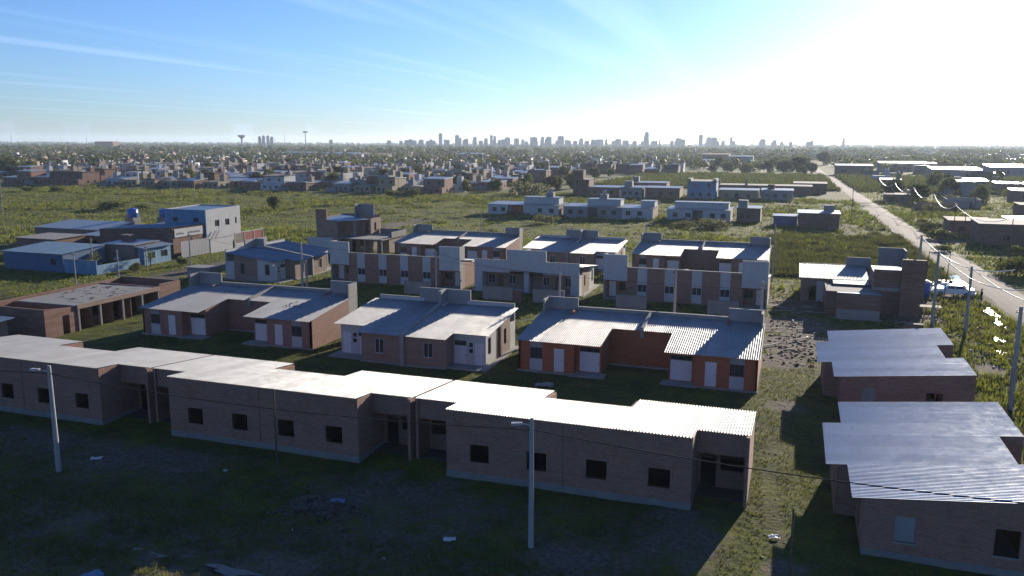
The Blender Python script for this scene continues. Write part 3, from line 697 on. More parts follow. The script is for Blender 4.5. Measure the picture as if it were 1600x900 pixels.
side_house(65.3, 'brick house with blue grey tin roof next to the stepped brick shell')

# ------------------------------------------------------------------ other houses of the foreground and the middle distance
def house(name, label, X, Y, wd, dp, h, wm='brick_red', rm='roof_tin', sl=0.08, ax='y', wins=(), doors=(), parapet=0.0, towers=(), group=None, over=0.25, front=None, cat='house', style='dark', extra=None):
    """box house with real openings. wins/doors: (face, a, z0, w, h). sl>0: roof rises with +ax. towers: (x0,x1,y0,y1,top,mat)"""
    t = thing(name, label, cat, (X, Y, 0), 0, group)
    zb = -.25; z = lambda x, y: h+sl*((y if ax == 'y' else x)-(dp if sl < 0 and ax == 'y' else wd if sl < 0 else 0))
    ops = {f: [] for f in FACE}
    for f, a, z0, w_, h_ in list(wins)+list(doors): ops[f].append((a-w_/2, a+w_/2, z0, z0+h_))
    W = MB(); Fm = MB()
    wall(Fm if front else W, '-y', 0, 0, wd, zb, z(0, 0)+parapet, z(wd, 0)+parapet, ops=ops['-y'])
    wall(W, '+y', dp, 0, wd, zb, z(0, dp)+parapet, z(wd, dp)+parapet, ops=ops['+y'])
    wall(W, '-x', 0, .2, dp-.2, zb, z(0, .2)+parapet, z(0, dp-.2)+parapet, ops=ops['-x']); wall(W, '+x', wd, .2, dp-.2, zb, z(wd, .2)+parapet, z(wd, dp-.2)+parapet, ops=ops['+x'])
    pieces('wall', W, wm, t)
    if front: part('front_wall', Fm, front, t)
    for f, a, z0, w_, h_ in wins: window(t, f, {'-y': 0, '+y': dp, '-x': 0, '+x': wd}[f], a, z0, w_, h_, style, 1)
    for f, a, z0, w_, h_ in doors: door(t, f, {'-y': 0, '+y': dp, '-x': 0, '+x': wd}[f], a, z0, w_, h_, 'wood_post' if wm != 'brick_tan' else 'door_white')
    i = .21 if parapet else -over
    if rm == 'roof_corr':
        roof_sheets(t, [(i, wd-i, i, dp-i)] if ax == 'y' else [(i, dp-i, i, wd-i)], (lambda y: z(0, y)) if ax == 'y' else (lambda x: z(x, 0)), extra or 'galvanised', ax)
    elif rm:
        c = [(i, i), (wd-i, i), (wd-i, dp-i), (i, dp-i)]
        part('roof', MB().hexa([(x, y, z(x, y)+.0) for x, y in c]+[(x, y, z(x, y)+.09) for x, y in c]), rm, t)
    for x0, x1, y0, y1, tp, mt in towers: part('tank_tower', MB().box(x0, x1, y0, y1, h-.4, tp), mt, t)
    return t
def open_shell(label, X, Y, wd, dp, h, mat, name='brick_shell', group=None, ops={}):
    t = thing(name, label, 'house', (X, Y, 0), 0, group); W = MB(); zb = -.25
    wall(W, '-y', 0, 0, wd, zb, h, ops=ops.get('-y', ())); wall(W, '+y', dp, 0, wd, zb, h, ops=ops.get('+y', ()))
    wall(W, '-x', 0, .2, dp-.2, zb, h, ops=ops.get('-x', ())); wall(W, '+x', wd, .2, dp-.2, zb, h, ops=ops.get('+x', ()))
    part('wall', W, mat, t); return t

# unfinished shell on the left: open rooms at the ends, rough slab between, concrete columns
t = thing('brick_shell', 'roofless brick house shell with a cracked concrete slab and open porch columns', 'house', (-82.6, 63.2, 0))
W = MB()
wall(W, '-y', 0, 0, 9.2, -.2, 3.15); wall(W, '-x', 0, .2, 20, -.2, 3.1, ops=[(4, 5.2, 1, 2.2), (9, 10.2, 1, 2.2)])
wall(W, '+x', 9.2, .2, 4.0, -.2, 3.15, 2.75, ops=[(2.2, 3.1, .0, 2.1)]); wall(W, '+y', 4.2, .2, 9.0, -.2, 2.75)
wall(W, '+x', 7.6, 4.2, 16.4, -.2, 2.55, ops=[(5.4, 6.3, 0, 2.1), (7.4, 8.6, .9, 2.1), (10.8, 11.7, 0, 2.1), (13.4, 14.3, 0, 2.1)])
wall(W, '-y', 16.4, .2, 9.0, -.2, 2.9); wall(W, '+x', 9.2, 16.6, 20, -.2, 3.2); wall(W, '+y', 20.2, 0, 9.2, -.2, 3.2)
pieces('wall', W, 'brick_red', t)
S = MB()
for i in range(8):
    y = 4.25+i*1.52
    for j in range(3): S.box(.3+j*2.95, .3+j*2.95+2.9, y, y+1.5, 2.60+random.uniform(-.02, .02), 2.80+random.uniform(-.02, .03))
part('roof_slab', S, 'concrete', t); part('edge_beam', MB().box(9.12, 9.36, 4.1, 16.5, 2.45, 2.95), 'brick_pale', t)
for y in (4.3, 7.3, 10.6, 13.6, 16.3): part('column', MB().box(9.05, 9.3, y-.12, y+.12, -.2, 2.45), 'concrete', t)
for y in (6.2, 9.1, 12.0): part('porch_wall', MB().box(7.62, 9.0, y, y+.15, -.2, 2.5), 'brick_red', t)
DB = MB()
for i in range(26):
    x, y = random.uniform(1, 8.5), random.uniform(5, 16); s = random.uniform(.08, .3); DB.box(x, x+s, y, y+s*1.4, 2.75, 2.83+s*.35)
tag(part('slab_rubble', DB, 'debris_mix', t), kind='stuff')
house('tin_shed', 'small brick shed with a blue tin roof by the row house end', -79.5, 56.8, 4.0, 3.8, 2.4, 'brick_pale', 'plaster_blue', .05, 'y', over=.5, cat='shed')

# two-storey shell at the field
t = thing('two_storey_shell', 'two storey unfinished brick house with a terrace and tall chimney walls', 'house', (-85.4, 134.2, 0))
W = MB()
wall(W, '-y', 0, 0, 4.4, -.2, 6.3, 6.0); wall(W, '-x', 0, .2, 9.5, -.2, 6.4); wall(W, '+y', 9.7, 0, 8.5, -.2, 6.6, ops=[(2, 3.2, 4, 5.4)])
wall(W, '+x', 4.4, .2, 3.0, 2.9, 5.95, ops=[(.6, 1.3, 3.4, 5.2)]); wall(W, '-y', 3.0, 4.2, 6.4, 2.9, 5.9); wall(W, '+x', 6.4, 3.2, 5.6, 2.9, 5.9)
wall(W, '-y', 5.6, 6.2, 8.5, 2.9, 6.0, ops=[(7.3, 8.0, 3.2, 5.2)]); wall(W, '+x', 8.5, 5.8, 9.5, -.2, 6.1, ops=[(7.0, 7.8, 3.6, 5.2)])
wall(W, '-y', 2.4, 4.6, 14.0, -.2, 2.7, ops=[(6.0, 6.9, 0, 2.1), (8.0, 9.2, .9, 2.1), (10.6, 11.5, 0, 2.1)]); wall(W, '+x', 14.0, 2.6, 9.5, -.2, 3.4)
pieces('wall', W, 'brick_pale', t)
part('upper_roof', MB().hexa([(.3, .3, 6.05), (4.6, -.2, 5.85), (8.7, 5.3, 5.9), (.3, 9.5, 6.25), (.3, .3, 6.13), (4.6, -.2, 5.93), (8.7, 5.3, 5.98), (.3, 9.5, 6.33)]), 'galvanised_blue', t)
part('terrace_slab', MB().box(4.45, 14.2, -.6, 9.4, 2.7, 2.88), 'concrete', t); part('terrace_parapet', MB().box(8.6, 14.3, 9.2, 9.42, 2.88, 3.9).box(14.05, 14.27, 3, 9.2, 2.88, 3.9), 'concrete', t)
part('chimney_wall', MB().box(-.05, 2.3, -.06, .25, 6.2, 8.1), 'brick_tan', t); part('tank_screen', MB().box(4.4, 7.6, 8.6, 8.8, 6.1, 8.6).box(4.2, 4.4, 7.0, 8.8, 6.1, 8.6), 'plaster_grey', t)
part('white_wall', MB().box(-1.2, 4.2, -1.4, -.9, -.2, 2.9), 'plaster_white', t)
for x in (4.9, 7.6, 10.4, 13.9): part('column', MB().box(x-.11, x+.11, -.5, -.28, -.2, 2.7), 'concrete_pale', t)
part('corner_column', MB().box(6.42, 6.62, 2.78, 2.98, 2.88, 5.9), 'concrete_pale', t)
for a, b in (((11.4, -.9, 0), (12.8, -.5, 3.0)), ((12.8, -.9, 0), (11.4, -.5, 3.0)), ((11.9, -1.0, 0), (12.1, -.6, 3.1))):
    tag(part('timber_prop', MB().tube(a, b, .06, n=6), 'wood_pale', t))

# the blue and white compound on the left
house('blue_house', 'long blue walled house with a low blue yard wall in front of the brick hall', -121.5, 98.2, 12.5, 8.5, 2.9, 'plaster_blue', 'roof_corr', .06, 'y', [('-y', 10.5, 1.1, 1.0, 1.0)], group=None, extra='galvanised_blue')
t = thing('yard_wall', 'pale blue low yard wall beside the left street', 'wall', (-109, 98.3, 0)); part('panel', MB().box(.05, 6.6, 0, .18, -.2, 2.1).box(6.42, 6.6, .18, 9, -.2, 1.4), 'plaster_sky', t); part('coping', MB().box(.05, 6.7, -.04, .22, 2.1, 2.18), 'concrete', t)
house('brick_annex', 'brick annex with a white door between the blue house and brick hall', -110.5, 108.0, 6.5, 5.5, 3.4, 'brick_pale', 'roof_tin', .03, 'y', doors=[('+x', 3.4, .2, 1.2, 2.4)], towers=((.3, 2.2, 3.6, 5.2, 4.6, 'brick_red'),))
house('brick_hall', 'red brick hall with a blue tin roof and white street wall', -121.0, 117.6, 16.6, 8.2, 4.6, 'brick_red', 'roof_corr', .05, 'x', group=None, extra='galvanised_blue')
t = thing('shop_sign', 'white wall board with faded dark lettering on the brick hall', 'sign', (-104.3, 117.9, 3.6)); part('board', MB().box(0, .06, 0, 7.4, 0, 1.5), 'plaster_white', t)
L = MB(); y = .5
for i in range(13):                                                        # lettering too small to read in the photograph: only its strokes
    if i not in (4, 5): L.box(.06, .075, y, y+.11, .45, .45+.45*(.7+.3*((i*7) % 3)/2)); L.box(.06, .075, y+.11, y+.3, .45+.2*((i*5) % 3)/2, .55+.2*((i*5) % 3)/2); L.box(.06, .075, y+.24, y+.34, .5, .75)
    y += .48
part('lettering', L, 'frame_dark', t)
house('two_storey_house', 'tall white two storey building with blue painted side behind the brick hall', -113.6, 126.2, 9.4, 10.2, 7.6, 'plaster_white', 'galvanised_blue', .02, 'y',
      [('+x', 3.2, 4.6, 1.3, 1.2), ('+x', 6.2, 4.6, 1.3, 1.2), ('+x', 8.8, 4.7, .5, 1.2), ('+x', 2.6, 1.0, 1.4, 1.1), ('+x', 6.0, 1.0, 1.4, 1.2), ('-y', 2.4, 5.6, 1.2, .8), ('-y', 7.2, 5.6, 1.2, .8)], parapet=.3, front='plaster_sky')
t = thing('outdoor_stair', 'grey steel stair with landing against the white two storey building', 'stair', (-104.1, 125.0, 0)); M_ = MB()
for i in range(12): M_.box(.1, 1.0, .1+i*.28, .36+i*.28, .3+i*.3, .34+i*.3)
part('tread', M_, 'tank_grey', t); part('stringer', MB().tube((.1, .1, .2), (.1, 3.5, 3.9), .05, n=6).tube((1, .1, .2), (1, 3.5, 3.9), .05, n=6), 'dark_metal', t); part('rail', MB().tube((1, .1, 1.2), (1, 3.5, 4.8), .03, n=6).tube((1, 3.5, 3.7), (1, 3.5, 4.8), .03, n=6), 'tank_grey', t)
house('sky_blue_kiosk', 'small sky blue house with two windows and a deep blue roof', -107.0, 108.6, 4.4, 6.2, 2.9, 'plaster_sky', 'plaster_blue', -.10, 'x', [('+x', 1.7, 1.0, 1.6, 1.1), ('+x', 4.6, 1.0, 1.6, 1.1)], over=.5)
t = thing('metal_gate', 'tall grey corrugated street gate before the white building', 'gate', (-102.6, 117.4, 0))
for i in range(19): part('slat', MB().box(-.003, .03, i*.4+.02, i*.4+.34, .1, 3.0), 'tank_grey', t)
part('frame', MB().box(-.1, -.04, 0, 7.6, .2, .3).box(-.1, -.04, 0, 7.6, 2.7, 2.8), 'dark_metal', t)
t = thing('yard_wall', 'white street wall running from the grey gate towards the field', 'wall', (-102.6, 125.0, 0)); part('panel', MB().box(-.09, .09, .1, 6.5, -.2, 2.6), 'plaster_white', t); part('coping', MB().box(-.12, .12, .1, 6.5, 2.6, 2.68), 'concrete', t)
t = thing('panel_fence', 'white framed street fence with dark red panels', 'fence', (-102.6, 132.2, 0))
part('base_wall', MB().box(-.09, .09, 0, 9.2, -.2, 1.0), 'plaster_white', t); part('top_rail', MB().box(-.07, .07, 0, 9.2, 3.0, 3.15), 'plaster_white', t)
for i in range(4): part('post', MB().box(-.08, .08, i*3.0, i*3.0+.16, 1.0, 3.0), 'plaster_white', t)
for i in range(3): part('panel', MB().box(-.003, .03, i*3+.2, i*3+2.98, 1.0, 2.9), 'paint_red' if i else 'dark_metal', t)
house('brick_house', 'brown brick house with white roof and two blue tanks behind it', -124.5, 131.0, 11, 8, 3.3, 'brick_red', 'roof_tin', .09, 'y', [('+x', 4, 1.1, 1.2, 1)], towers=((9.2, 10.9, 5.8, 7.8, 5.3, 'brick_pale'),))
house('brick_house', 'brown brick house with white roof left of the blue tanks', -146.5, 126.0, 17, 9, 3.2, 'brick_pale', 'roof_tin', .08, 'y', [('-y', 13, 1.1, 1.2, 1), ('-y', 5, 1.1, 1.2, 1)])
house('brick_house', 'low brick outbuilding with a flat top at the left street block', -135.0, 112.0, 9, 7, 3.0, 'brick_red', 'concrete', .02, 'y')
house('brick_house', 'dark brick house with grey roof behind the long blue house', -128.0, 120.0, 6, 6.5, 2.9, 'brick_red', 'roof_tin', .06, 'y', [('-y', 3, 1.1, 1.2, 1)])
def tank(X, Y, z, r, h, mat, label, stand=0.0):
    t = thing('water_tank', label, 'tank', (X, Y, z))
    part('body', MB().lathe([(r*.92, 0), (r, .12), (r, h*.45), (r*1.04, h*.5), (r, h*.55), (r, h-.15), (r*.6, h), (r*.25, h+.06)], 14), mat, t, smooth=True)
    part('lid', MB().lathe([(r*.3, h+.04), (r*.3, h+.12), (r*.1, h+.16)], 10), mat, t)
    if stand: part('stand', MB().box(-r, r, -r, r, -stand, -.002), 'concrete', t)
tank(-133.2, 138.6, 4.6, 1.1, 1.9, 'plastic_blue', 'blue water tank on the brick house, by the white roof', 4.9)
tank(-127.6, 141.8, 4.6, 1.15, 1.7, 'plastic_blue', 'blue water tank standing by the chimney of the brick house', 4.9)
tank(-106.2, 106.4, 0, .55, 1.5, 'tank_grey', 'grey water tank on the ground by the brick annex')
house('concrete_hut', 'low concrete hut beside the left street', -86.8, 100.3, 4.2, 2.4, 1.7, 'plaster_grey', 'concrete', .0, 'y', cat='hut')

# stepped brick shell by the rubble lot (right)
t = thing('stepped_house', 'stepped unfinished brick house with white tank screens by the rubble lot', 'house', (0, 0, 0))
W = MB()
wall(W, '-y', 113.2, 1.4, 9.6, -.2, 3.2, ops=[(2.4, 3.3, .1, 2.1), (5.0, 6.1, 1.1, 2.1)]); wall(W, '-x', 1.4, 113.4, 121.8, -.2, 3.2, 3.9); wall(W, '+y', 122, 1.4, 14.6, -.2, 4.0)
pieces('wall', W, 'brick_pale', t)
W = MB(); wall(W, '-y', 107.6, 9.6, 14.6, -.2, 5.5); wall(W, '-x', 9.6, 107.8, 113, -.2, 5.1); wall(W, '+x', 14.6, 107.8, 121.8, -.2, 5.5, ops=[(110, 111.2, 3.6, 5)]); pieces('tall_wall', W, 'brick_red', t)
part('wall_band', fbox(MB(), '-y', 107.6, 9.6, 14.6, 0, .02, 2.9, 3.3), 'concrete_pale', t)
W = MB(); wall(W, '-y', 103.4, 5.4, 10.2, -.2, 3.0); wall(W, '-x', 4.2, 105.4, 113, -.2, 2.9, ops=[(107, 108, 0, 2.1)]); wall(W, '-y', 105.4, 4.4, 5.4, -.2, 2.9); wall(W, '+x', 10.2, 103.6, 107.6, -.2, 3.0); wall(W, '-x', 5.4, 103.6, 105.4, -.2, 3.0)
pieces('annex_wall', W, 'brick_red', t); part('annex_render', fbox(MB(), '-y', 103.4, 5.4, 10.2, 0, .03, -.2, 1.1), 'concrete_pale', t)
part('annex_coping', MB().box(5.4, 10.25, 103.3, 103.65, 3.0, 3.12), 'galvanised_blue', t)
part('annex_roof', MB().box(4.3, 10.1, 105.6, 113.1, 2.62, 2.78), 'concrete', t)
roof_sheets(t, [(1.1, 9.55, 112.8, 121.6)], lambda y: 3.22+.075*(y-112.8)); roof_sheets(t, [(9.7, 13.4, 107.7, 113.4)], lambda y: 5.0+.02*(y-107.7), 'galvanised_blue')
part('tank_screen', MB().box(11.2, 14.4, 121.5, 121.7, 3.6, 6.6).box(14.2, 14.4, 118.5, 121.5, 3.6, 6.6), 'plaster_grey', t); part('tank_screen', MB().box(7.2, 10.3, 121.4, 121.6, 3.6, 5.1), 'plaster_grey', t)
part('white_wall', MB().box(3.3, 8.4, 113.08, 113.18, .1, 2.8), 'plaster_white', t); part('corner_tower', MB().box(12.6, 15.2, 106.9, 107.55, -.2, 6.9), 'brick_red', t)
part('low_roof', MB().hexa([(5.2, 110.6, 2.95), (9.5, 110.6, 2.95), (9.5, 112.9, 3.15), (5.2, 112.9, 3.15), (5.2, 110.6, 3.03), (9.5, 110.6, 3.03), (9.5, 112.9, 3.23), (5.2, 112.9, 3.23)]), 'galvanised', t)
part('ledge', MB().box(5.2, 10.5, 102.9, 103.38, -.2, .12), 'concrete_pale', t)

# white fronted strip in the field
GM = 'white fronted houses of the strip in the field'
def strip_house(label, X, wd, wl, front='plaster_white', tw=None, rm='roof_tin', Y=223.0, dp=9.0, h=3.0, back='brick_red', up=None, red=None):
    t = house('field_house', label, X, Y, wd, dp, h, back, rm, .03, 'y', [('-y', a, 1.0, 1.3, 1.2) for a in wl], front=front, group=GM, over=.2)
    if red: part('porch_wall', MB().box(red[0], red[1], -.12, -.02, -.2, 2.9), 'paint_red' if red[2] else 'frame_dark', t)
    if tw: part('tank_tower', MB().box(tw[0], tw[0]+2.2, dp-3, dp-1, h, h+tw[1]), 'plaster_grey', t); part('tank', MB().lathe([(.6, h+tw[1]), (.65, h+tw[1]+.9), (.3, h+tw[1]+1.1)], 10, (tw[0]+1.1, dp-2)), 'tank_grey', t)
    if up: part('upper_storey', MB().box(up[0], up[1], 4.0, dp-.4, h+.2, h+up[2]), 'plaster_white', t); part('upper_roof', MB().box(up[0]-.2, up[1]+.2, 3.8, dp-.2, h+up[2], h+up[2]+.1), 'roof_tin', t)
strip_house('white strip house at the bush, with a red side and small front', -84.2, 6.2, (2.0, 4.6), red=None)
strip_house('white strip house with red porch wall and tin roofed upper floor', -77.5, 14.6, (9.0, 12.4), red=(.3, 4.0, 1), up=(3, 13.5, 2.0), tw=(9, 3.4))
strip_house('grey blue strip house with a dark double porch', -61.6, 16.4, (2.0, 5.0, 11.6, 14.4), 'plaster_grey', red=(7.0, 9.8, 0), up=(6, 15.5, 1.9), tw=(9, 3.2))
strip_house('white strip house with a gap beside it and a chimney', -45.0, 8.6, (1.8, 5.0), tw=None, up=(4.6, 8.4, 1.7))
strip_house('wide white strip house with a brown porch between two wings', -32.6, 16.6, (2.2, 5.6, 12.0, 14.8), red=(6.8, 9.4, 0), up=(1.5, 15.8, 1.7))
house('brick_house', 'narrow brick house with tank tower at the end of the white strip', -14.4, 223.5, 6.0, 7.5, 3.8, 'brick_red', 'roof_tin', .02, 'y', [('-y', 1.4, 1.0, 1.1, 1.5), ('-y', 3.0, 1.0, .8, 1.6)], towers=((.2, 2.6, 1.0, 3.5, 5.8, 'plaster_grey'),), group=None)
house('blue_shack', 'dark brick shack with blue lean-to and a tank by the dirt road', 0.9, 215.6, 9.6, 7.0, 3.6, 'brick_red', 'galvanised_blue', .04, 'y', towers=((6, 8.4, 4, 6, 5.4, 'plaster_grey'),))
house('blue_shed', 'low blue shed attached to the dark brick shack', -5.0, 219.0, 5.7, 5.0, 2.4, 'plaster_blue', 'roof_tin', .03, 'y', cat='shed')
# second strip, further back
G5 = 'houses of the far strip before the thicket'
SECOND = [('brick_tower_house', 'narrow red brick tower house standing above the far strip', -84.0, 318, 6.5, 8, 6.2, 'brick_red', 'concrete', ((0, 4.2, 0, 4, 10.0, 'brick_red'),)),
 ('brick_house', 'long low brick house beside the red brick tower house', -76.5, 314, 12, 9, 3.6, 'brick_tan', 'roof_tin', ()),
 ('grey_house', 'grey plaster house in the far strip with a square tank tower', -63.5, 311, 8.5, 9, 3.9, 'plaster_grey', 'roof_tin', ((1, 4, 3, 6, 6.2, 'plaster_grey'),)),
 ('grey_house', 'wide grey house in the far strip with bright tin roof', -54.0, 311, 13.0, 9, 4.0, 'brick_tan', 'roof_tin', ()),
 ('two_storey_house', 'blue grey two storey house with end piers in the far strip', -38.5, 313, 10.5, 9, 6.6, 'plaster_sky', 'concrete', ((.0, 1.2, 0, 8, 7.6, 'plaster_grey'), (9.4, 10.5, 0, 8, 7.6, 'plaster_grey'))),
 ('white_house', 'white one storey house in the far strip with a long tin roof', -27.0, 314, 14, 9, 3.6, 'plaster_cream', 'roof_tin', ()),
 ('grey_house', 'dark grey house at the road end of the far strip', -12.0, 316, 11, 9, 3.7, 'plaster_grey', 'roof_tin', ((2, 4.5, 5, 7.5, 5.6, 'brick_red'),)),
 ('brick_house', 'brick house with bright roof behind the far strip', -66.0, 345, 15, 9, 4.2, 'brick_tan', 'roof_tin', ((.2, 2.6, 4, 7, 6.6, 'plaster_grey'),)),
 ('brick_house', 'long brick wall house behind the far strip towards the road', -34.0, 352, 40, 8, 3.6, 'brick_red', 'concrete', ((3, 4, 2, 3, 6.2, 'brick_red'), (14, 15, 2, 3, 6.2, 'brick_pale'))),
 ('brick_house', 'dark brick house standing alone near the dirt road', -1.0, 366, 13, 10, 4.2, 'brick_red', 'concrete', ())]
for n_, l_, x_, y_, w_, d_, h_, wm_, rm_, tw_ in SECOND:
    house(n_, l_, x_, y_, w_, d_, h_, wm_, rm_, .03, 'y', [('-y', w_*k, 1.1, 1.3, 1.3) for k in ((.2, .45, .75) if w_ > 8 else (.3, .7))]+([('-y', w_*k, 4.4, 1.2, 1.4) for k in (.25, .75)] if h_ > 6 else []), towers=tw_, group=G5)
# right of the dirt road
G6 = 'scattered brick houses beyond the dirt road'
RIGHT = [('long brick house right of the road with a white edged flat roof', 36.5, 192, 17, 10, 4.3, 'brick_red', 'concrete', ()), ('dark brick house hidden behind the flat roofed one', 33.5, 209, 9, 8, 3.4, 'brick_red', 'roof_brown', ()),
 ('low brick house right of the road under the hanging cables', 47, 214, 12, 9, 3.4, 'brick_red', 'roof_tin', ()), ('brick hut right of the road with bright tin roof', 66, 232, 9, 8, 3.2, 'brick_tan', 'roof_tin', ()),
 ('low brick yard building in the green plot right of the road', 36, 287, 12, 5, 2.0, 'brick_red', None, ()), ('brick house with a white side wall right of the road', 34, 339, 11, 8, 3.5, 'brick_red', 'concrete', ((0, .5, 0, 6, 4.4, 'plaster_white'),)),
 ('small dark brick house before the arched shed', 30, 318, 8, 7, 3.0, 'brick_red', 'roof_brown', ()), ('brick house with pale roof right of the arched shed', 82, 405, 20, 10, 4.0, 'brick_tan', 'roof_tin', ()),
 ('wide brick house with pale roof in front of the arched shed', 76, 348, 13, 9, 3.8, 'brick_tan', 'roof_tin', ()), ('dark brick house beside the cable poles right of the road', 62, 274, 12, 8, 3.2, 'brick_red', 'roof_brown', ()),
 ('grey walled plot house right of the road', 47, 301, 10, 8, 2.8, 'plaster_grey', None, ()), ('brick shed at the far right plots', 96, 330, 12, 9, 3.6, 'brick_red', 'roof_tin', ()), ('small tin roofed shack far right', 88, 288, 8, 7, 2.9, 'brick_red', 'roof_tin', ())]
for l_, x_, y_, w_, d_, h_, wm_, rm_, tw_ in RIGHT:
    house('brick_house', l_, x_, y_, w_, d_, h_, wm_, rm_, .03, 'y', [('-y', w_*.3, 1.0, 1.2, 1.1)] if rm_ else (), doors=[('-y', w_*.7, .1, .95, 2.0)] if h_ > 2.5 else (), towers=tw_, group=G6)
t = thing('arched_shed', 'shed with a curved white barrel roof beyond the dirt road', 'shed', (57, 372, 0)); A = MB(); n = 14
W = MB(); wall(W, '-y', 0, 0, 16, -.2, 3.6, ops=[(3, 6, .1, 2.8), (10, 11.5, 1.2, 2.6)]); wall(W, '+y', 16, 0, 16, -.2, 3.6); wall(W, '-x', 0, .2, 15.8, -.2, 3.6); wall(W, '+x', 16, .2, 15.8, -.2, 3.6); part('wall', W, 'plaster_grey', t)
for i in range(n+1):
    u = i/n; x = -.6+17.2*u; zz = 3.5+2.4*math.sin(math.pi*u)
    A.v += [(x, -.8, zz), (x, 16.8, zz), (x, -.8, zz+.12), (x, 16.8, zz+.12)]
for i in range(n):
    a = 4*i; A.f += [(a, a+1, a+5, a+4), (a+2, a+6, a+7, a+3), (a, a+4, a+6, a+2), (a+1, a+3, a+7, a+5)]
part('barrel_roof', A, 'roof_tin', t)
part('gable', MB().quad(*[(-.4+16.8*i/n, -.02, 3.5+2.3*math.sin(math.pi*i/n)) for i in range(n+1)]), 'plaster_grey', t)
house('storage_hall', 'long storage hall with a bright white roof beside the road bend', 24.0, 590, 23, 16, 6.4, 'brick_red', 'roof_tin', .05, 'y', [('-y', 5, 1.5, 3, 2), ('-y', 17, 1.5, 3, 2)])
house('storage_hall', 'distant hall with an orange tinted roof behind the thicket', -95, 880, 28, 14, 9.5, 'plaster_cream', 'roof_orange', .04, 'y', [('-y', 8, 2, 3, 2)])
house('storage_hall', 'distant white roofed hall next to the orange roofed one', -66, 850, 24, 14, 8.0, 'plaster_grey', 'roof_tin', .04, 'y', [('-y', 8, 2, 3, 2)])
house('storage_hall', 'pale blue low hall before the distant orange roofed hall', -100, 830, 34, 12, 4.5, 'plaster_sky', 'roof_tin', .03, 'y', [('-y', 8, 2, 3, 2)])
for i, (x_, y_, w_, rm_) in enumerate(((-740, 960, 30, 'roof_tin'), (-690, 1000, 46, 'galvanised_blue'), (-600, 960, 60, 'roof_tin'), (-520, 900, 44, 'roof_brown'), (-430, 1010, 36, 'roof_tin'), (60, 700, 40, 'roof_tin'), (120, 620, 34, 'roof_tin'), (75, 540, 26, 'roof_tin'))):
    l_ = ['distant warehouse with white roof left in the town', 'distant warehouse with sky blue roof in the town', 'distant warehouse with long pale roof in the town', 'distant warehouse with dark brown roof in the town', 'distant warehouse with small pale roof among trees', 'far pale hall beyond the road bend', 'far tin hall right of the road bend', 'tin hall in the fields right of the road'][i]
    house('warehouse', l_, x_, y_, w_, 22, 6.0, 'plaster_grey', rm_, .05, 'y', [('-y', w_*.3, 1.5, 3, 2), ('-y', w_*.7, 1.5, 3, 2)], cat='warehouse')

# ------------------------------------------------------------------ poles and cables
def pole(X, Y, h, label, r=0.16, mat='pole_concrete', lamp=None, group=None, lean=(0, 0), arm=True):
    t = thing('lamp_post' if lamp else 'utility_pole', label, 'lamp post' if lamp else 'pole', (X, Y, 0), 0, group)
    top = Vector((lean[0], lean[1], h))
    part('shaft', MB().tube((0, 0, -.4), top, r, r*.68, 10), mat, t, smooth=False)
    part('top_cap', MB().tube(top, top+Vector((0, 0, .05)), r*.72, r*.5, 10), mat, t)
    if lamp:
        d = Vector((lamp[0], lamp[1], 0)); a = top-Vector((0, 0, .35))
        part('arm', MB().tube(a, a+d*.8+Vector((0, 0, .12)), .035, .03, 8), 'tank_grey', t)
        e = a+d*.8+Vector((0, 0, .12)); dn = d.normalized(); sd = Vector((-dn.y, dn.x, 0))*.13
        q = [e-sd*.7, e+dn*.55-sd, e+dn*.55+sd, e+sd*.7]
        head = part('lamp_head', MB().hexa([p-Vector((0, 0, .03)) for p in q]+[p+Vector((0, 0, .07)) for p in q]), 'tank_grey', t)
        put('lens', MB().hexa([p*1.0-Vector((0, 0, .05)) for p in q]+[p-Vector((0, 0, .031)) for p in q]).mesh('lens', 'frame_white'), head)
    elif arm:
        part('bracket', MB().box(-.3, .3, -.04, .04, h-.45, h-.37).tube((-.25, 0, h-.37), (-.25, 0, h-.22), .04, n=6).tube((.25, 0, h-.37), (.25, 0, h-.22), .04, n=6), 'dark_metal', t, loc=(lean[0], lean[1], 0))
    return t
pole(-11.8, 37.4, 6.9, 'concrete lamp post before the path end brick row house', .155, lamp=(-.55, -.25))
pole(-43.0, 37.0, 6.8, 'concrete lamp post before the row house nearest the brick shell', .17, lamp=(-.75, -.2))
pole(-30.0, 41.6, 5.3, 'thin wooden post against the wall of the middle row house', .07, 'wood_post', arm=False)
pole(0.8, 38.9, 3.4, 'short bare post in the shade between path and side house', .06, 'wood_post', arm=False)
pole(20.0, 37.6, 6.9, 'concrete lamp post outside the side house by the road', .16, lamp=(-.6, -.2))
pole(-74.2, 36.8, 6.9, 'concrete lamp post past the end of the front row', .16, lamp=(-.6, -.2))
GP = 'concrete poles along the dirt road'
pole(15.3, 113.8, 9.2, 'concrete roadside pole between the stepped house and the white car', .2, group=GP)
pole(15.5, 101.4, 8.7, 'concrete roadside pole just behind the far side house roof', .2, group=GP)
pole(18.6, 99.7, 7.4, 'concrete roadside pole in front of the white car', .19, group=GP)
pole(16.9, 71.1, 8.2, 'tall concrete roadside pole beside the far side house', .2, group=GP)
pole(18.9, 117.0, 7.0, 'slim leaning steel pole near the white car', .07, 'dark_metal', group=None, lean=(.35, 0))
pole(17.0, 120.5, 6.5, 'slim steel pole by the blue drum', .07, 'dark_metal', group=None, lean=(.3, 0), arm=False)
GS = 'street poles between the second and third rows'
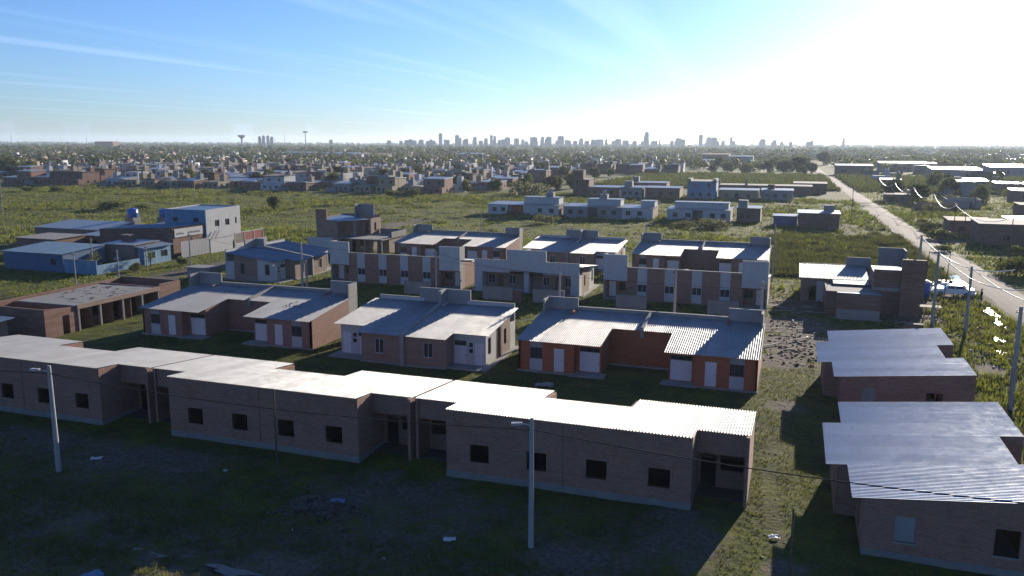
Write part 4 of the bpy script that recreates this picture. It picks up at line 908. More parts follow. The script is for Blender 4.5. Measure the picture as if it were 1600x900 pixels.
for x_, y_, h_, r_, l_ in ((-45.3, 100, 6.1, .13, 'street pole before the striped duplex end by the blue roof'), (-23.6, 84.5, 6.7, .17, 'street pole behind the orange brick duplex corner'), (-11.0, 83, 8.0, .16, 'street pole behind the orange duplex party wall'),
                           (-2.55, 84, 7.0, .17, 'street pole by the rubble lot'), (-65.4, 98.6, 6.6, .2, 'thick street pole before the blue roofed house corner'), (-64.2, 97.9, 4.2, .17, 'short thick pole stub before the blue roofed house')):
    pole(x_, y_, h_, l_, r_, group=GS, arm=h_ > 5)
GL = 'poles along the left street'
for x_, y_, h_, l_ in ((-97.9, 90.1, 4.8, 'thin pole on the left street before the blue yard wall'), (-94.2, 94.4, 4.7, 'thin pole on the left street at the shell house corner'), (-92.9, 108.3, 5.9, 'taller thin pole on the left street before the grey gate'), (-99.0, 105.2, 4.0, 'slim pole before the sky blue house'), (-104.4, 99.6, 5.5, 'thin pole on the blue yard wall')):
    pole(x_, y_, h_, l_, .1, group=GL)
pole(-2.6, 128.1, 8.6, 'tall slim pole at the field corner of the fourth row', .12)
GF = 'lamp posts in the field'
for x_, y_, h_, l_ in ((-212.3, 172.8, 9.9, 'tall lamp post in the field behind the left street block'), (-216.5, 244.3, 8.8, 'lamp post in the field before the town track'), (-67.6, 174.4, 5.4, 'lamp post in the field behind the fourth row'), (-28.4, 166.3, 4.5, 'short lamp post in the field behind the orange duplex rows'), (-355, 341.9, 7.5, 'lamp post at the far end of the town track'), (-150, 296, 8.5, 'lamp post on the town track before brick houses'), (-93, 300, 8, 'lamp post at the big bush')):
    pole(x_, y_, h_, l_, .1, lamp=(.6, -.3), group=GF)
for x_, y_, h_, l_ in ((14.6, 239.7, 9, 'dark wooden pole beside the dirt road near the blue shack'), (-1.5, 238, 8, 'dark wooden pole by the white strip end'), (33.2, 201, 7.5, 'dark wooden pole at the flat roofed brick house'), (36, 205, 6, 'wooden pole behind the flat roofed brick house'), (55, 300, 8, 'wooden pole in the plots right of the road')):
    pole(x_, y_, h_, l_, .11, 'wood_post')
def cable(p0, p1, sag, label, r=.03, mat='cable_black', group=None, n=18):
    pts = []
    for i in range(n+1):
        u = i/n; p = Vector(p0).lerp(Vector(p1), u); p.z -= sag*4*u*(1-u); pts.append(p)
    mb = MB().path(pts, r, 6); o = part('cable', mb, mat, None, smooth=True)
    return tag(o, label, 'cable', group)
cable((-11.8, 37.4, 6.35), (-43.0, 37.0, 6.35), .55, 'black cable strung between the two concrete lamp posts')
cable((-43.0, 37.0, 6.35), (-74.2, 36.8, 6.5), .55, 'black cable running off past the row house nearest the shell')
cable((-11.8, 37.4, 6.35), (20.0, 37.6, 6.2), .65, 'black cable sagging over the near side house roof')
cable((-65.4, 98.6, 6.3), (-45.3, 100, 5.9), .4, 'thin black street cable before the striped duplex by the blue roof', .018)
cable((-45.3, 100, 5.9), (-23.6, 84.5, 6.5), .5, 'thin black street cable before the white fronted duplex', .018)
cable((-45.3, 100, 4.9), (-2.55, 84, 6.2), .5, 'long thin cable crossing before the striped duplex by the rubble', .018)
cable((-65.4, 98.6, 5.3), (-92.9, 108.3, 5.6), .5, 'thin black cable from the blue roofed house to the left street', .018)
GC = 'white cables slung along the dirt road'
cable((15.3, 113.8, 9.0), (21.0, 92, 8.3), 1.6, 'white cable loop past the white car', .05, 'cable_white', GC); cable((15.5, 101.4, 8.6), (20.4, 84, 7.6), 1.3, 'white cable loop over the roadside puddles', .045, 'cable_white', GC)
cable((18.6, 99.7, 7.3), (23.5, 78, 6.9), 1.2, 'white cable loop running off along the road edge', .05, 'cable_white', GC)
RP = [(28.5, 330, 8.4), (30, 292, 8.2), (32, 262, 8.2), (33, 232, 8.3), (33.2, 201, 7.4), (38, 172, 7.4)]
for i, (a, b) in enumerate(zip(RP, RP[1:])):
    cable(a, b, 2.0, ['hanging white cable by the brick house with the white side', 'hanging white cable over the green plots', 'hanging white cable beside the low yard building', 'hanging white cable at the low brick house', 'thick hanging white cable over the flat roofed house'][i], .06, 'cable_white', GC)
    if i in (0, 1, 2, 3): pole(a[0], a[1], a[2]+.2, ['roadside pole at the brick house with the white side', 'roadside pole in the green plots', 'roadside pole beside the low yard building', 'roadside pole at the low brick house'][i], .1, 'wood_post')
pole(38, 172, 7.5, 'roadside pole out by the flat roofed house end of the cables', .11, 'wood_post')
# plot fence posts right of the road
for i in range(14):
    x_, y_ = 31.5+(i % 7)*2.3, 158+(i//7)*16+random.uniform(-1, 1)
    tp = thing('fence_post', 'leaning wooden fence post in the plots beyond the road', 'post', (x_, y_, 0), 0, 'fence posts beyond the dirt road'); part('shaft', MB().tube((0, 0, -.2), (random.uniform(-.15, .15), 0, 2.2), .06, .05, 6), 'wood_post', tp); part('cap', MB().tube((0, 0, 1.4), (.6, 0, 1.5), .03, n=5), 'wood_post', tp)

# ------------------------------------------------------------------ car, person, yard things
t = thing('parked_car', 'white saloon car parked on dirt beside the road', 'car', (21.3, 124.6, 0), rad(-6))
prof = [(-2.55, .38), (-2.6, .72), (-2.5, .92), (-1.25, 1.02), (-.55, 1.50), (.95, 1.54), (1.65, 1.10), (2.45, 1.04), (2.58, .85), (2.55, .38)]
def extr(profile, y0, y1, inset=0.0, zin=1.05):
    mb = MB(); n = len(profile)
    for y, s in ((y0, 1), (y1, -1)):
        for x, z in profile: mb.v.append((x, y+(s*inset*max(0, z-zin)/.5), z))
    for i in range(n): j = (i+1) % n; mb.f.append((i, j, n+j, n+i))
    mb.f += [tuple(range(n-1, -1, -1)), tuple(range(n, 2*n))]; return mb
body = part('body', extr(prof, -.88, .88, .16), 'car_white', t, recalc=True)
for sgn in (-1, 1):
    y = sgn*.9
    for xs in ([(-1.02, 1.08), (-.52, 1.42), (.12, 1.45), (.12, 1.08)], [(.2, 1.08), (.2, 1.45), (.9, 1.46), (1.42, 1.12)]):
        q = [(x, sgn*(.89-.16*max(0, z-1.05)/.5)+sgn*.012, z) for x, z in xs]
        part('side_window', MB().quad(*q), 'glass_dark', t)
    for x0, x1 in ((-1.05, .14), (.16, 1.3)):
        d = part('door', MB().box(x0, x1, min(y-sgn*.03, y), max(y-sgn*.03, y), .45, 1.04), 'car_white', t)
        put('handle', MB().box(x1-.25, x1-.08, min(y, y+sgn*.03), max(y, y+sgn*.03), .88, .92).mesh('handle', 'dark_metal'), d)
    for x in (-1.6, 1.55):
        wv = part('wheel', MB().tube((x, y-sgn*.2, .33), (x, y+sgn*.02, .33), .33, n=16), 'tyre', t)
        put('rim', MB().tube((x, y+sgn*.021, .33), (x, y+sgn*.035, .33), .2, .17, 12).mesh('rim', 'chrome'), wv)
    part('headlight', MB().box(-2.6, -2.5, min(sgn*.5, sgn*.82), max(sgn*.5, sgn*.82), .68, .84), 'frame_white', t); part('tail_light', MB().box(2.54, 2.6, min(sgn*.5, sgn*.84), max(sgn*.5, sgn*.84), .7, .95), 'paint_red', t)
    part('mirror', MB().box(-1.0, -.85, min(sgn*.9, sgn*1.06), max(sgn*.9, sgn*1.06), 1.05, 1.18), 'car_white', t)
part('windscreen', MB().quad((-1.24, -.8, 1.05), (-1.24, .8, 1.05), (-.6, .7, 1.49), (-.6, -.7, 1.49)), 'glass_dark', t, loc=(-.02, 0, .012)); part('rear_window', MB().quad((1.63, -.8, 1.13), (1.02, -.7, 1.51), (1.02, .7, 1.51), (1.63, .8, 1.13)), 'glass_dark', t, loc=(.02, 0, .012))
part('bumper', MB().box(-2.68, -2.55, -.85, .85, .4, .6), 'dark_metal', t); part('bumper', MB().box(2.55, 2.68, -.85, .85, .4, .6), 'dark_metal', t)

def person(X, Y, rz, label):
    t = thing('person', label, 'person', (X, Y, 0), rz)
    V = [(0, 0, .95), (0, 0, 1.15), (0, .01, 1.40), (0, .0, 1.50), (0, -.02, 1.64), (0, -.02, 1.74),
         (-.18, .01, 1.40), (-.25, .02, 1.12), (-.24, -.07, .88), (-.24, -.1, .78), (.18, .01, 1.40), (.26, .03, 1.12), (.25, -.05, .88), (.25, -.08, .78),
         (-.10, 0, .90), (-.11, -.003, .50), (-.12, .02, .10), (-.13, -.14, .04), (.10, 0, .90), (.12, .0, .50), (.13, .06, .10), (.15, -.10, .04)]
    Ed = [(0, 1), (1, 2), (2, 3), (3, 4), (4, 5), (2, 6), (6, 7), (7, 8), (8, 9), (2, 10), (10, 11), (11, 12), (12, 13), (0, 14), (14, 15), (15, 16), (16, 17), (0, 18), (18, 19), (19, 20), (20, 21)]
    Rr = [.15, .14, .16, .06, .10, .085, .075, .052, .038, .04, .075, .052, .038, .04, .095, .068, .045, .04, .095, .068, .045, .04]
    me = bpy.data.meshes.new('body'); me.from_pydata(V, Ed, []); me.materials.append(MATS['cloth_dark'])
    o = put('body', me, t); md = o.modifiers.new('skin', 'SKIN'); 
    for i, sv in enumerate(me.skin_vertices[0].data if me.skin_vertices else []): sv.radius = (Rr[i], Rr[i]*.8)
    if not me.skin_vertices:
        bm = bmesh.new(); bm.from_mesh(me); ly = bm.verts.layers.skin.verify()
        for i, v in enumerate(bm.verts): v[ly].radius = (Rr[i], Rr[i]*.8); v[ly].use_root = i == 0
        bm.to_mesh(me); bm.free()
    s = o.modifiers.new('sub', 'SUBSURF'); s.levels = 2; s.render_levels = 2
    part('face', MB().lathe([(.02, 1.55), (.07, 1.58), (.095, 1.65), (.09, 1.72), (.05, 1.78)], 12, (0, -.035)), 'skin', t, smooth=True); part('hair', MB().lathe([(.105, 1.66), (.112, 1.72), (.08, 1.80), (.02, 1.82)], 12, (0, .01)), 'hair', t, smooth=True)
    for s_ in (-1, 1):
        for k in range(4): part('finger', MB().tube((s_*.25-.03+k*.02, -.09, .76), (s_*.25-.03+k*.02, -.11, .68), .011, .008, 5), 'skin', t)
        part('thumb', MB().tube((s_*.22, -.1, .78), (s_*.2, -.15, .72), .012, .009, 5), 'skin', t)
person(23.95, 120.6, rad(-80), 'person in dark clothes standing behind the white car')
t = thing('drum', 'blue plastic drum with white cover beside the stepped brick house', 'drum', (17.2, 122.2, 0))
part('body', MB().lathe([(.8, 0), (.9, .1), (.9, .9), (.94, .95), (.9, 1.0), (.9, 1.9), (.7, 2.05)], 14), 'plastic_blue', t, smooth=True); part('cover', MB().lathe([(.95, 1.98), (.98, 2.1), (.5, 2.3)], 12), 'plastic_white', t)
t = thing('tarpaulin', 'crumpled white plastic sheeting on the ground behind the white car', 'sheeting', (22.4, 134.0, 0)); 
n = 12; mb = MB()
for i in range(n):
    for j in range(n): mb.v.append(((i/(n-1)-.5)*4.8+random.uniform(-.15, .15), (j/(n-1)-.5)*9+random.uniform(-.2, .2), .12+random.uniform(0, .5)*math.sin(math.pi*i/(n-1))*math.sin(math.pi*j/(n-1))))
for i in range(n-1):
    for j in range(n-1): a = i*n+j; mb.f.append((a, a+n, a+n+1, a+1))
part('sheet', mb, 'plastic_white', t, smooth=False); part('weight', MB().box(-.2, .2, -.15, .15, .1, .7), 'debris_mix', t)
# planks and loose boards by the stepped house
for i in range(30):
    a = random.uniform(-.5, .9); L = random.uniform(1.5, 3.4); x_, y_ = random.choice(((random.uniform(-1.6, 3.5), random.uniform(84, 112)), (random.uniform(12, 17), random.uniform(97, 112))))
    o = part('plank', MB().box(-L/2, L/2, -.1, .1, 0, .05), random.choice(('wood_pale', 'wood_post', 'concrete_pale')), None, loc=(x_, y_, .1+.04*i/16), rot=(0, random.uniform(-.003, .03), a)); tag(o, 'loose board lying in the rubble around the stepped brick house', 'board', 'loose boards in the rubble')
t = thing('trestle', 'rough wooden trestle frame between stepped house and roadside poles', 'trestle', (14.4, 101.8, 0))
for a, b in (((0, 0, 0), (.5, 0, 2.3)), ((1.6, 0, 0), (1.1, 0, 2.3)), ((0, 2.2, 0), (.4, 2.2, 2.4)), ((1.7, 2.2, 0), (1.2, 2.2, 2.2))): part('leg', MB().tube(a, b, .06, n=6), 'wood_post', t)
part('top', MB().box(-.3, 2.0, -.4, 1.2, 2.25, 2.33), 'wood_pale', t); part('brace', MB().tube((0, 0, .3), (1.9, 2.2, 2.0), .05, n=6), 'wood_post', t)
t = thing('brick_stack', 'square stack of bricks behind the far side house roof', 'bricks', (12.0, 95.6, 0))
for i in range(5):
    for j in range(7):
        for k in range(2): put('brick', cached('brickpc', lambda: MB().box(0, .355, 0, .4, 0, .195).mesh('brick', 'brick_red')), t, (i*.36, k*.41, j*.2))
def chunks(name, label, cat, n, fx, smin, smax, mats, kind='stuff'):
    V = []; F = []; MI = []
    for i in range(n):
        x, y = fx(); s = random.uniform(smin, smax); z0 = float(relief(np.array([x]), np.array([y]))[0]); a = random.uniform(0, 3); k = len(V)
        dx_, dy_, dz_ = s*random.uniform(.5, 1.2), s*random.uniform(.4, .9), s*random.uniform(.15, .6)
        for zz in (-.05, dz_):
            for u, v in ((-1, -1), (1, -1), (1, 1), (-1, 1)):
                px, py = u*dx_/2+random.uniform(-.1, .1)*s, v*dy_/2+random.uniform(-.1, .1)*s
                V.append((x+px*math.cos(a)-py*math.sin(a), y+px*math.sin(a)+py*math.cos(a), z0+zz+random.uniform(-.1, .1)*s))
        F += [tuple(k+q for q in f) for f in ((3, 2, 1, 0), (4, 5, 6, 7), (0, 1, 5, 4), (1, 2, 6, 5), (2, 3, 7, 6), (3, 0, 4, 7))]; MI += [random.randrange(len(mats))]*6
    me = np_mesh(name, np.array(V), np.array(F), mats, np.array(MI)); return tag(put(name, me), label, cat, None, kind)
chunks('rubble', 'broken brick and concrete rubble strewn over the lot', 'rubble', 700, lambda: (random.gauss(1.2, 1.7), random.uniform(79, 118)), .06, .3, ['debris_mix', 'debris_mix', 'brick_red', 'wood_post', 'concrete'])
chunks('rubble', 'rubble and scraps around the trestle and roadside poles', 'rubble', 320, lambda: (random.uniform(11.5, 21.5), random.uniform(86, 122)), .1, .5, ['debris_mix', 'debris_mix', 'concrete', 'wood_post'])
chunks('rubble', 'dark rubble mound in the shaded yard before the middle row house', 'rubble', 220, lambda: (random.gauss(-24, 1.3), random.gauss(37.2, .8)), .08, .35, ['debris_mix', 'shaded_earth', 'wood_post'])
chunks('rubble', 'small stones along the sunlit path', 'stones', 160, lambda: (random.gauss(0.2, .7), random.uniform(40, 70)), .03, .10, ['debris_mix', 'concrete'])
chunks('litter', 'small white litter scattered over yards and road edge', 'litter', 60, lambda: random.choice(((random.uniform(-55, 0), random.uniform(31, 43)), (random.uniform(18, 24), random.uniform(74, 140)), (random.uniform(-2, 4), random.uniform(80, 110)), (random.uniform(26, 36), random.uniform(150, 200)))), .06, .28, ['plastic_white', 'concrete_pale'])
def scrap(X, Y, s, label, mat='plastic_white', rz=.4):
    t = thing('plastic_scrap', label, 'scrap', (X, Y, float(relief(np.array([X]), np.array([Y]))[0])+.02), rz); n = 6; mb = MB()
    for i in range(n):
        for j in range(n): mb.v.append(((i/(n-1)-.5)*s*1.6, (j/(n-1)-.5)*s, .05+random.uniform(0, .22)*s))
    for i in range(n-1):
        for j in range(n-1): a = i*n+j; mb.f.append((a, a+n, a+n+1, a+1))
    part('sheet', mb, mat, t)
scrap(-23.3, 37.7, .5, 'pale blue plastic scrap on the dark rubble mound', 'plaster_sky'); scrap(-30.9, 27.7, .7, 'long blue plastic scrap lying in the near ditch weeds', 'plaster_sky', 1.1)
scrap(-42.3, 39.3, .45, 'white scrap beside the foot of the left lamp post'); scrap(0.0, 42.7, .35, 'white scrap on the grass at the path'); scrap(-19.4, 64.9, 1.0, 'grey sheet lying on the grass before the orange duplex', 'concrete_pale'); scrap(-16, 36.6, .4, 'white scrap in the shade before the path end row house')
scrap(-26.9, 69.6, .5, 'white stick scrap on the lawn beside the white ended duplex')
# septic pit boxes between the second-row houses
for x_, y_, l_ in ((-24.6, 74.8, 'low concrete pit box between orange and white ended duplexes'), (-43.4, 74.6, 'low concrete pit box beside the pinkish brick duplex')):
    t = thing('pit_box', l_, 'box', (x_, y_, 0)); part('wall', MB().box(0, 1.1, 0, 1.8, -.2, 1.9), 'plaster_cream', t); part('cap', MB().box(-.05, 1.15, -.05, 1.85, 1.9, 2.0), 'concrete_pale', t)

# ------------------------------------------------------------------ vegetation
def leaf_cloud(n, lobes, size, r):
    """leaf-sized quads spread through a few lobes: (cx,cy,cz,rx,ry,rz)"""
    L = np.array(lobes); w_ = L[:, 3]*L[:, 4]*L[:, 5]; k = r.choice(len(L), n, p=w_/w_.sum())
    d = r.normal(size=(n, 3)); d /= np.linalg.norm(d, axis=1)[:, None]
    rr = (0.45+0.6*r.random(n)**0.6)[:, None]
    c = L[k, :3]+d*L[k, 3:]*rr
    u = r.normal(size=(n, 3)); u /= np.linalg.norm(u, axis=1)[:, None]
    v = np.cross(u, r.normal(size=(n, 3))); v /= np.linalg.norm(v, axis=1)[:, None]
    s = (size*(0.6+0.8*r.random(n)))[:, None]
    verts = np.stack([c-u*s-v*s*.6, c+u*s-v*s*.6, c+u*s+v*s*.6, c-u*s+v*s*.6], 1).reshape(-1, 3)
    return verts, np.arange(4*n).reshape(-1, 4)
TV = []
def tree_variant(seed, h, rad_, n, mat, size, bush=False):
    r = np.random.default_rng(seed); lobes = []
    nl = 11 if not bush else 6
    for i in range(nl):
        a = 2*math.pi*i/nl+r.random(); q = rad_*(.25+.45*r.random())
        z = h*(.22+.52*r.random()) if not bush else h*(.3+.3*r.random())
        lobes.append((q*math.cos(a), q*math.sin(a), z, rad_*(.35+.25*r.random()), rad_*(.35+.25*r.random()), h*(.17+.13*r.random())*(1.3 if bush else 1)))
    lobes.append((0, 0, h*(.78 if not bush else .55), rad_*.5, rad_*.5, h*.2))
    v, f = leaf_cloud(n, lobes, size, r); v[:, 2] = np.maximum(v[:, 2], .02)
    cm = np_mesh('crown', v, f, [mat]); tb = MB()
    base = (.035 if not bush else .02)*h
    tb.tube((0, 0, -.3), (0, 0, h*.35), base, base*.75, 7); tb.tube((0, 0, h*.35), (base, 0, h*.7), base*.75, base*.3, 6)
    for L in lobes[:nl]: tb.tube((0, 0, h*(.3 if not bush else .02)), (L[0]*.8, L[1]*.8, L[2]), base*.5, base*.15, 5)
    return cm, tb.mesh('trunk', 'bark')
VAR = {}
for k, a in {'dark': (3, 9, 4.2, 1700, 'leaf_dark', .36), 'dark2': (4, 8, 3.8, 1500, 'leaf_dark', .35), 'mid': (5, 8, 4.0, 1500, 'leaf_mid', .36), 'mid2': (6, 7, 3.2, 1300, 'leaf_mid', .31), 'yellow': (7, 9, 3.8, 1500, 'leaf_yellow', .34),
             'bush': (8, 2.6, 2.2, 900, 'leaf_mid', .13, True), 'bushdry': (9, 2.4, 2.4, 900, 'grass_dry', .12, True), 'bushdark': (10, 2.6, 2.6, 900, 'leaf_dark', .14, True), 'thin': (12, 5, 1.4, 260, 'leaf_mid', .12)}.items():
    VAR[k] = tree_variant(*a)
VH = {'dark': 9, 'dark2': 8, 'mid': 8, 'mid2': 7, 'yellow': 9, 'bush': 2.6, 'bushdry': 2.4, 'bushdark': 2.6, 'thin': 5}
def tree(var, X, Y, h, label, group=None, wide=1.0, name=None, z=0.0):
    b = var.startswith('bush'); t = thing(name or ('bush' if b else 'tree'), label, 'bush' if b else 'tree', (X, Y, z), random.uniform(0, 6.28), group)
    s = h/VH[var]; t.scale = (s*wide, s*wide, s); put('crown', VAR[var][0], t); put('trunk', VAR[var][1], t); return t
for v, x_, y_, h_, l_, w_ in (('thin', -154.9, 199.8, 5.6, 'thin lone tree in the field behind the white two storey building', 1), ('mid2', -150.9, 213.9, 4.6, 'small round tree in the field left of the two storey shell', .9), ('bush', -297, 254, 3.0, 'round bush in the far left of the field', 1.2), ('bush', -286, 258, 3.0, 'second round bush in the far left of the field', 1.2),
        ('bushdark', -195.3, 196.4, 3.2, 'dark spreading bush in the field above the blue tanks', 1.5), ('bushdark', -188, 200, 2.2, 'low dark bush next to the dark spreading bush', 1.3), ('bush', -145.3, 281, 3.4, 'bush in the field before the town houses', 1.3), ('bush', -137.8, 284, 4.0, 'taller bush in the field before the town houses', 1.1),
        ('bushdry', -98.8, 308, 6.4, 'big brownish bush at the corner of the town', 1.2), ('bushdry', -60.7, 203, 2.7, 'brownish bush before the red porched strip house', 1.2), ('bushdry', -19.1, 205, 3.0, 'big brownish bush before the wide white strip house', 1.6), ('bushdry', -26, 206, 1.8, 'low dry bush beside the big brownish bush', 1.6),
        ('yellow', -398, 388, 9, 'yellowish poplar at the left end of the town', .8), ('mid', -469, 390, 11, 'broad green tree at the far left of the town', 1.2), ('dark', -150, 336, 7, 'dark tree among the first town houses', .7), ('bush', 34, 148, 3.6, 'grey green bush in the plots beyond the road', 1.2), ('bushdark', 30, 199, 2.6, 'dark bush at the side track', 1.3),
        ('bushdark', 27.5, 176, 1.6, 'small dark bush at the road edge', 1.2), ('dark', 1.1, 630, 12.5, 'tall dark tree left of the road bend', 1.3), ('dark2', -9, 600, 9.6, 'dark tree in the clump left of the road bend', 1.3), ('dark', -20, 618, 9, 'dark spreading tree in the clump near the bend', 1.3), ('dark2', 9, 605, 8, 'dark low tree right beside the road bend', 1.2),
        ('mid', -33, 596, 7.5, 'mid green tree at the edge of the bend clump', 1.4), ('dark2', -65, 732, 8.7, 'dark tree before the distant halls', 1), ('dark', -84, 724, 7, 'small dark tree at the distant orange hall', 1), ('dark', 24, 868, 14, 'tall tree on the road past the bend', 1), ('bushdark', -104.5, 103.6, 1.8, 'leafy bush on the pale blue yard wall', 1.0), ('bush', -99.6, 103.4, 1.5, 'round bush before the sky blue house', 1.0),
        ('bush', -97.0, 111, 1.8, 'small leafy bush on the left street verge', .7), ('thin', -101.0, 108.2, 3.0, 'sapling before the sky blue house', 1), ('thin', -105, 100.5, 3.6, 'thin sapling over the blue yard wall', 1.3), ('bushdark', -92, 76, 1.5, 'low dark bush on the left street verge', 1.4), ('bushdark', -88, 70, 1.3, 'low dark bush near the roofless shell', 1.4), ('bush', -25.6, 98.4, 1.1, 'low green bush beside the white fronted duplex', 1.5)):
    tree(v, x_, y_, h_, l_, None, w_)
rb = random.Random(8)
for k in range(26):
    x_, y_ = rb.uniform(31, 95), rb.uniform(160, 390)
    if any(a-2 < x_ < a+w_+2 and b-3 < y_ < b+d_+3 for _, a, b, w_, d_, *_r in RIGHT): continue
    v = rb.choice(('bush', 'bushdark', 'bushdry')); nb = min(RIGHT, key=lambda q: math.hypot(q[1]+q[3]/2-x_, q[2]-y_))[0]
    tree(v, x_, y_, rb.uniform(1.3, 3.2), {'bush': 'green bush near the ', 'bushdark': 'dark bush near the ', 'bushdry': 'dry bush near the '}[v]+' '.join(nb.split()[:10]), 'bushes in the plots beyond the road', rb.uniform(1, 1.5))
# trees that stand out in the town and towards the horizon
i = 0
def in_view(x, y, mpx=60):
    fx, fy = fwd.x, fwd.y; n_ = math.hypot(fx, fy); fx, fy = fx/n_, fy/n_
    dpt = x*fx+y*fy; lat = x*fy-y*fx
    return dpt > 5 and abs(lat)/dpt < (800+mpx)/1280/1.0
TL = {'dark': 'dark evergreen tree', 'dark2': 'rounded dark tree', 'mid': 'mid green tree', 'mid2': 'light green tree', 'yellow': 'yellowish tree'}
rt = random.Random(3)
while i < 290:
    y_ = 322+rt.random()**1.9*900; x_ = rt.uniform(-1000, 420)
    if not in_view(x_, y_, 40) or (-84 < x_ < 24 and y_ < 560) or (abs(x_-16) < 12): continue
    v = rt.choice(('dark', 'dark', 'dark2', 'mid', 'mid2', 'yellow')); h_ = rt.uniform(5.0, 8.5); w_ = rt.uniform(.8, 1.3)
    where = 'right of the dirt road' if x_ > 20 else ('among the nearer town houses' if y_ < 480 else ('in the middle of the town' if y_ < 720 else 'at the far edge of the town'))
    tree(v, x_, y_, h_, f"{'tall' if h_ > 7 else 'low'} {'broad' if w_ > 1.05 else 'narrow'} {TL[v]} {where}", 'trees rising from the town', w_); i += 1

def tuft_field(name, label, pts, hmin, hmax, mats, wts, blades=4, spread=.12, wid=.02, kind='stuff'):
    n = len(pts); k = n*blades; P = np.repeat(pts, blades, 0); r = rng
    a = r.random(k)*2*np.pi; off = np.stack([np.cos(a), np.sin(a), np.zeros(k)], 1)
    h = np.repeat(hmin+(hmax-hmin)*r.random(n)**1.8, blades)*(.6+.5*r.random(k)); sp = spread*(h/hmax)[:, None]
    base = P+off*sp*r.random((k, 1)); b2 = r.random(k)*np.pi*2; side = np.stack([np.cos(b2), np.sin(b2), np.zeros(k)], 1)*(wid*(.6+h/hmax))[:, None]
    tip = base+off*(h*.55)[:, None]*r.random((k, 1))*1.2; tip[:, 2] = base[:, 2]+h
    base[:, 2] -= .03
    V = np.stack([base-side, base+side, tip], 1).reshape(-1, 3); F = np.arange(3*k).reshape(-1, 3)
    mi = np.repeat(r.choice(len(mats), n, p=wts), blades)
    return tag(put(name, np_mesh(name, V, F, mats, mi)), label, 'grass', None, kind)
HOUSES = [(-66, 45, 2, 53.5), (-66.5, 68.6, -44.8, 78.4), (-41.6, 66.6, -26, 77.2), (-23.4, 68.6, -1.9, 78.5), (2.6, 42, 13.4, 59), (2.6, 65, 13.4, 82), (-83, 63, -73, 84), (-65.5, 105, -44, 116), (-42, 105, -26.5, 116.5), (-23.4, 105, -2, 116), (-67.5, 128, -3, 141), (-82, 101.5, -70, 117.5), (1, 103, 15, 122), (-123, 98, -102, 142), (-86, 133, -71, 145)]
HOUSES[0] = (-66, 44.6, -1.7, 53)
def scatter(n, x0, x1, y0, y1, dmax=.55, avoid=True, pw=1.0):
    X = x0+(x1-x0)*rng.random(n); Y = y0+(y1-y0)*rng.random(n)**pw; ok = np.ones(n, bool)
    if avoid:
        for a, b, c, d in HOUSES: ok &= ~((X > a) & (X < c) & (Y > b) & (Y < d))
    ok &= (dirt_at(X, Y)+(vnoise(X, Y, .5, 9)-.5)*.6) < dmax
    rx = np.interp(Y, [50, 118, 234, 430, 1000], [30.6, 28.3, 25.2, 21.4, 12]); ok &= np.abs(X-rx) > 3.4
    lat = (X*fwd.y-Y*fwd.x); dpt = (X*fwd.x+Y*fwd.y); ok &= np.abs(lat)/dpt < .76
    X, Y = X[ok], Y[ok]; return np.stack([X, Y, relief(X, Y)], 1)
tuft_field('grass', 'short grass growing between the near houses', scatter(165000, -66, 48, 26, 84), .05, .2, ['grass_green', 'weed_brown', 'grass_dry'], [.6, .27, .13], 4, .10, .016)
tuft_field('grass', 'ragged weeds along the shaded near ditch', scatter(9000, -45, 16, 28.6, 36, .8), .1, .34, ['grass_green', 'grass_dry'], [.6, .4], 6, .2, .018)
tuft_field('grass', 'rough grass around the middle rows and along the road', scatter(70000, -140, 75, 80, 170), .1, .42, ['grass_field', 'grass_dry'], [.8, .2], 4, .22, .04)
tuft_field('grass', 'rough grass in the plots beyond the dirt road', scatter(30000, 24, 150, 140, 420, .8), .12, .55, ['grass_field', 'weed_brown'], [.8, .2], 4, .4, .08)
tuft_field('grass', 'uneven grass covering the wide open field', scatter(80000, -330, 90, 140, 330, .7), .12, .5, ['grass_field', 'grass_dry'], [.85, .15], 4, .35, .07)
# weed clumps: dense where a slow noise is high
def clumpy(n, x0, x1, y0, y1, thr, f, seed):
    P = scatter(n, x0, x1, y0, y1, .6); return P[vnoise(P[:, 0], P[:, 1], f, seed) > thr]
def ragged(P):
    a = vnoise(P[:, 0], P[:, 1], .11, 71)+.5*vnoise(P[:, 0], P[:, 1], .4, 72); e = np.minimum((208-P[:, 1])/30, (P[:, 0]+9)/10)
    return P[(a-.75)*.9+e > .35]
tuft_field('weeds', 'taller brownish weed patches in the open field', clumpy(60000, -320, 90, 120, 330, .66, .045, 21), .4, 1.3, ['grass_dry', 'leaf_mid', 'grass_field'], [.3, .35, .35], 7, .7, .09)
tuft_field('weeds', 'small dark weed clumps dotted over the open field', clumpy(42000, -320, 90, 142, 330, .70, .16, 44), .3, 1.0, ['leaf_dark', 'leaf_mid', 'grass_field'], [.35, .4, .25], 8, .6, .08)
tuft_field('weeds', 'brownish weed thicket behind the stepped brick house', ragged(clumpy(30000, -9, 23, 134, 212, .38, .6, 61)), .25, 1.2, ['grass_dry', 'weed_brown', 'leaf_dark'], [.15, .55, .3], 7, .5, .06)
tuft_field('weeds', 'green reed belt behind the far strip', scatter(22000, -95, 260, 385, 570, 2.0), 1.0, 3.0, ['leaf_mid', 'weed_brown', 'leaf_dark'], [.35, .35, .3], 6, 1.0, .28)
tuft_field('weeds', 'weeds along the side of the dirt road', scatter(5000, 14, 26, 60, 130, .9), .2, .8, ['grass_field', 'leaf_mid', 'grass_dry'], [.4, .3, .3], 6, .3, .04)
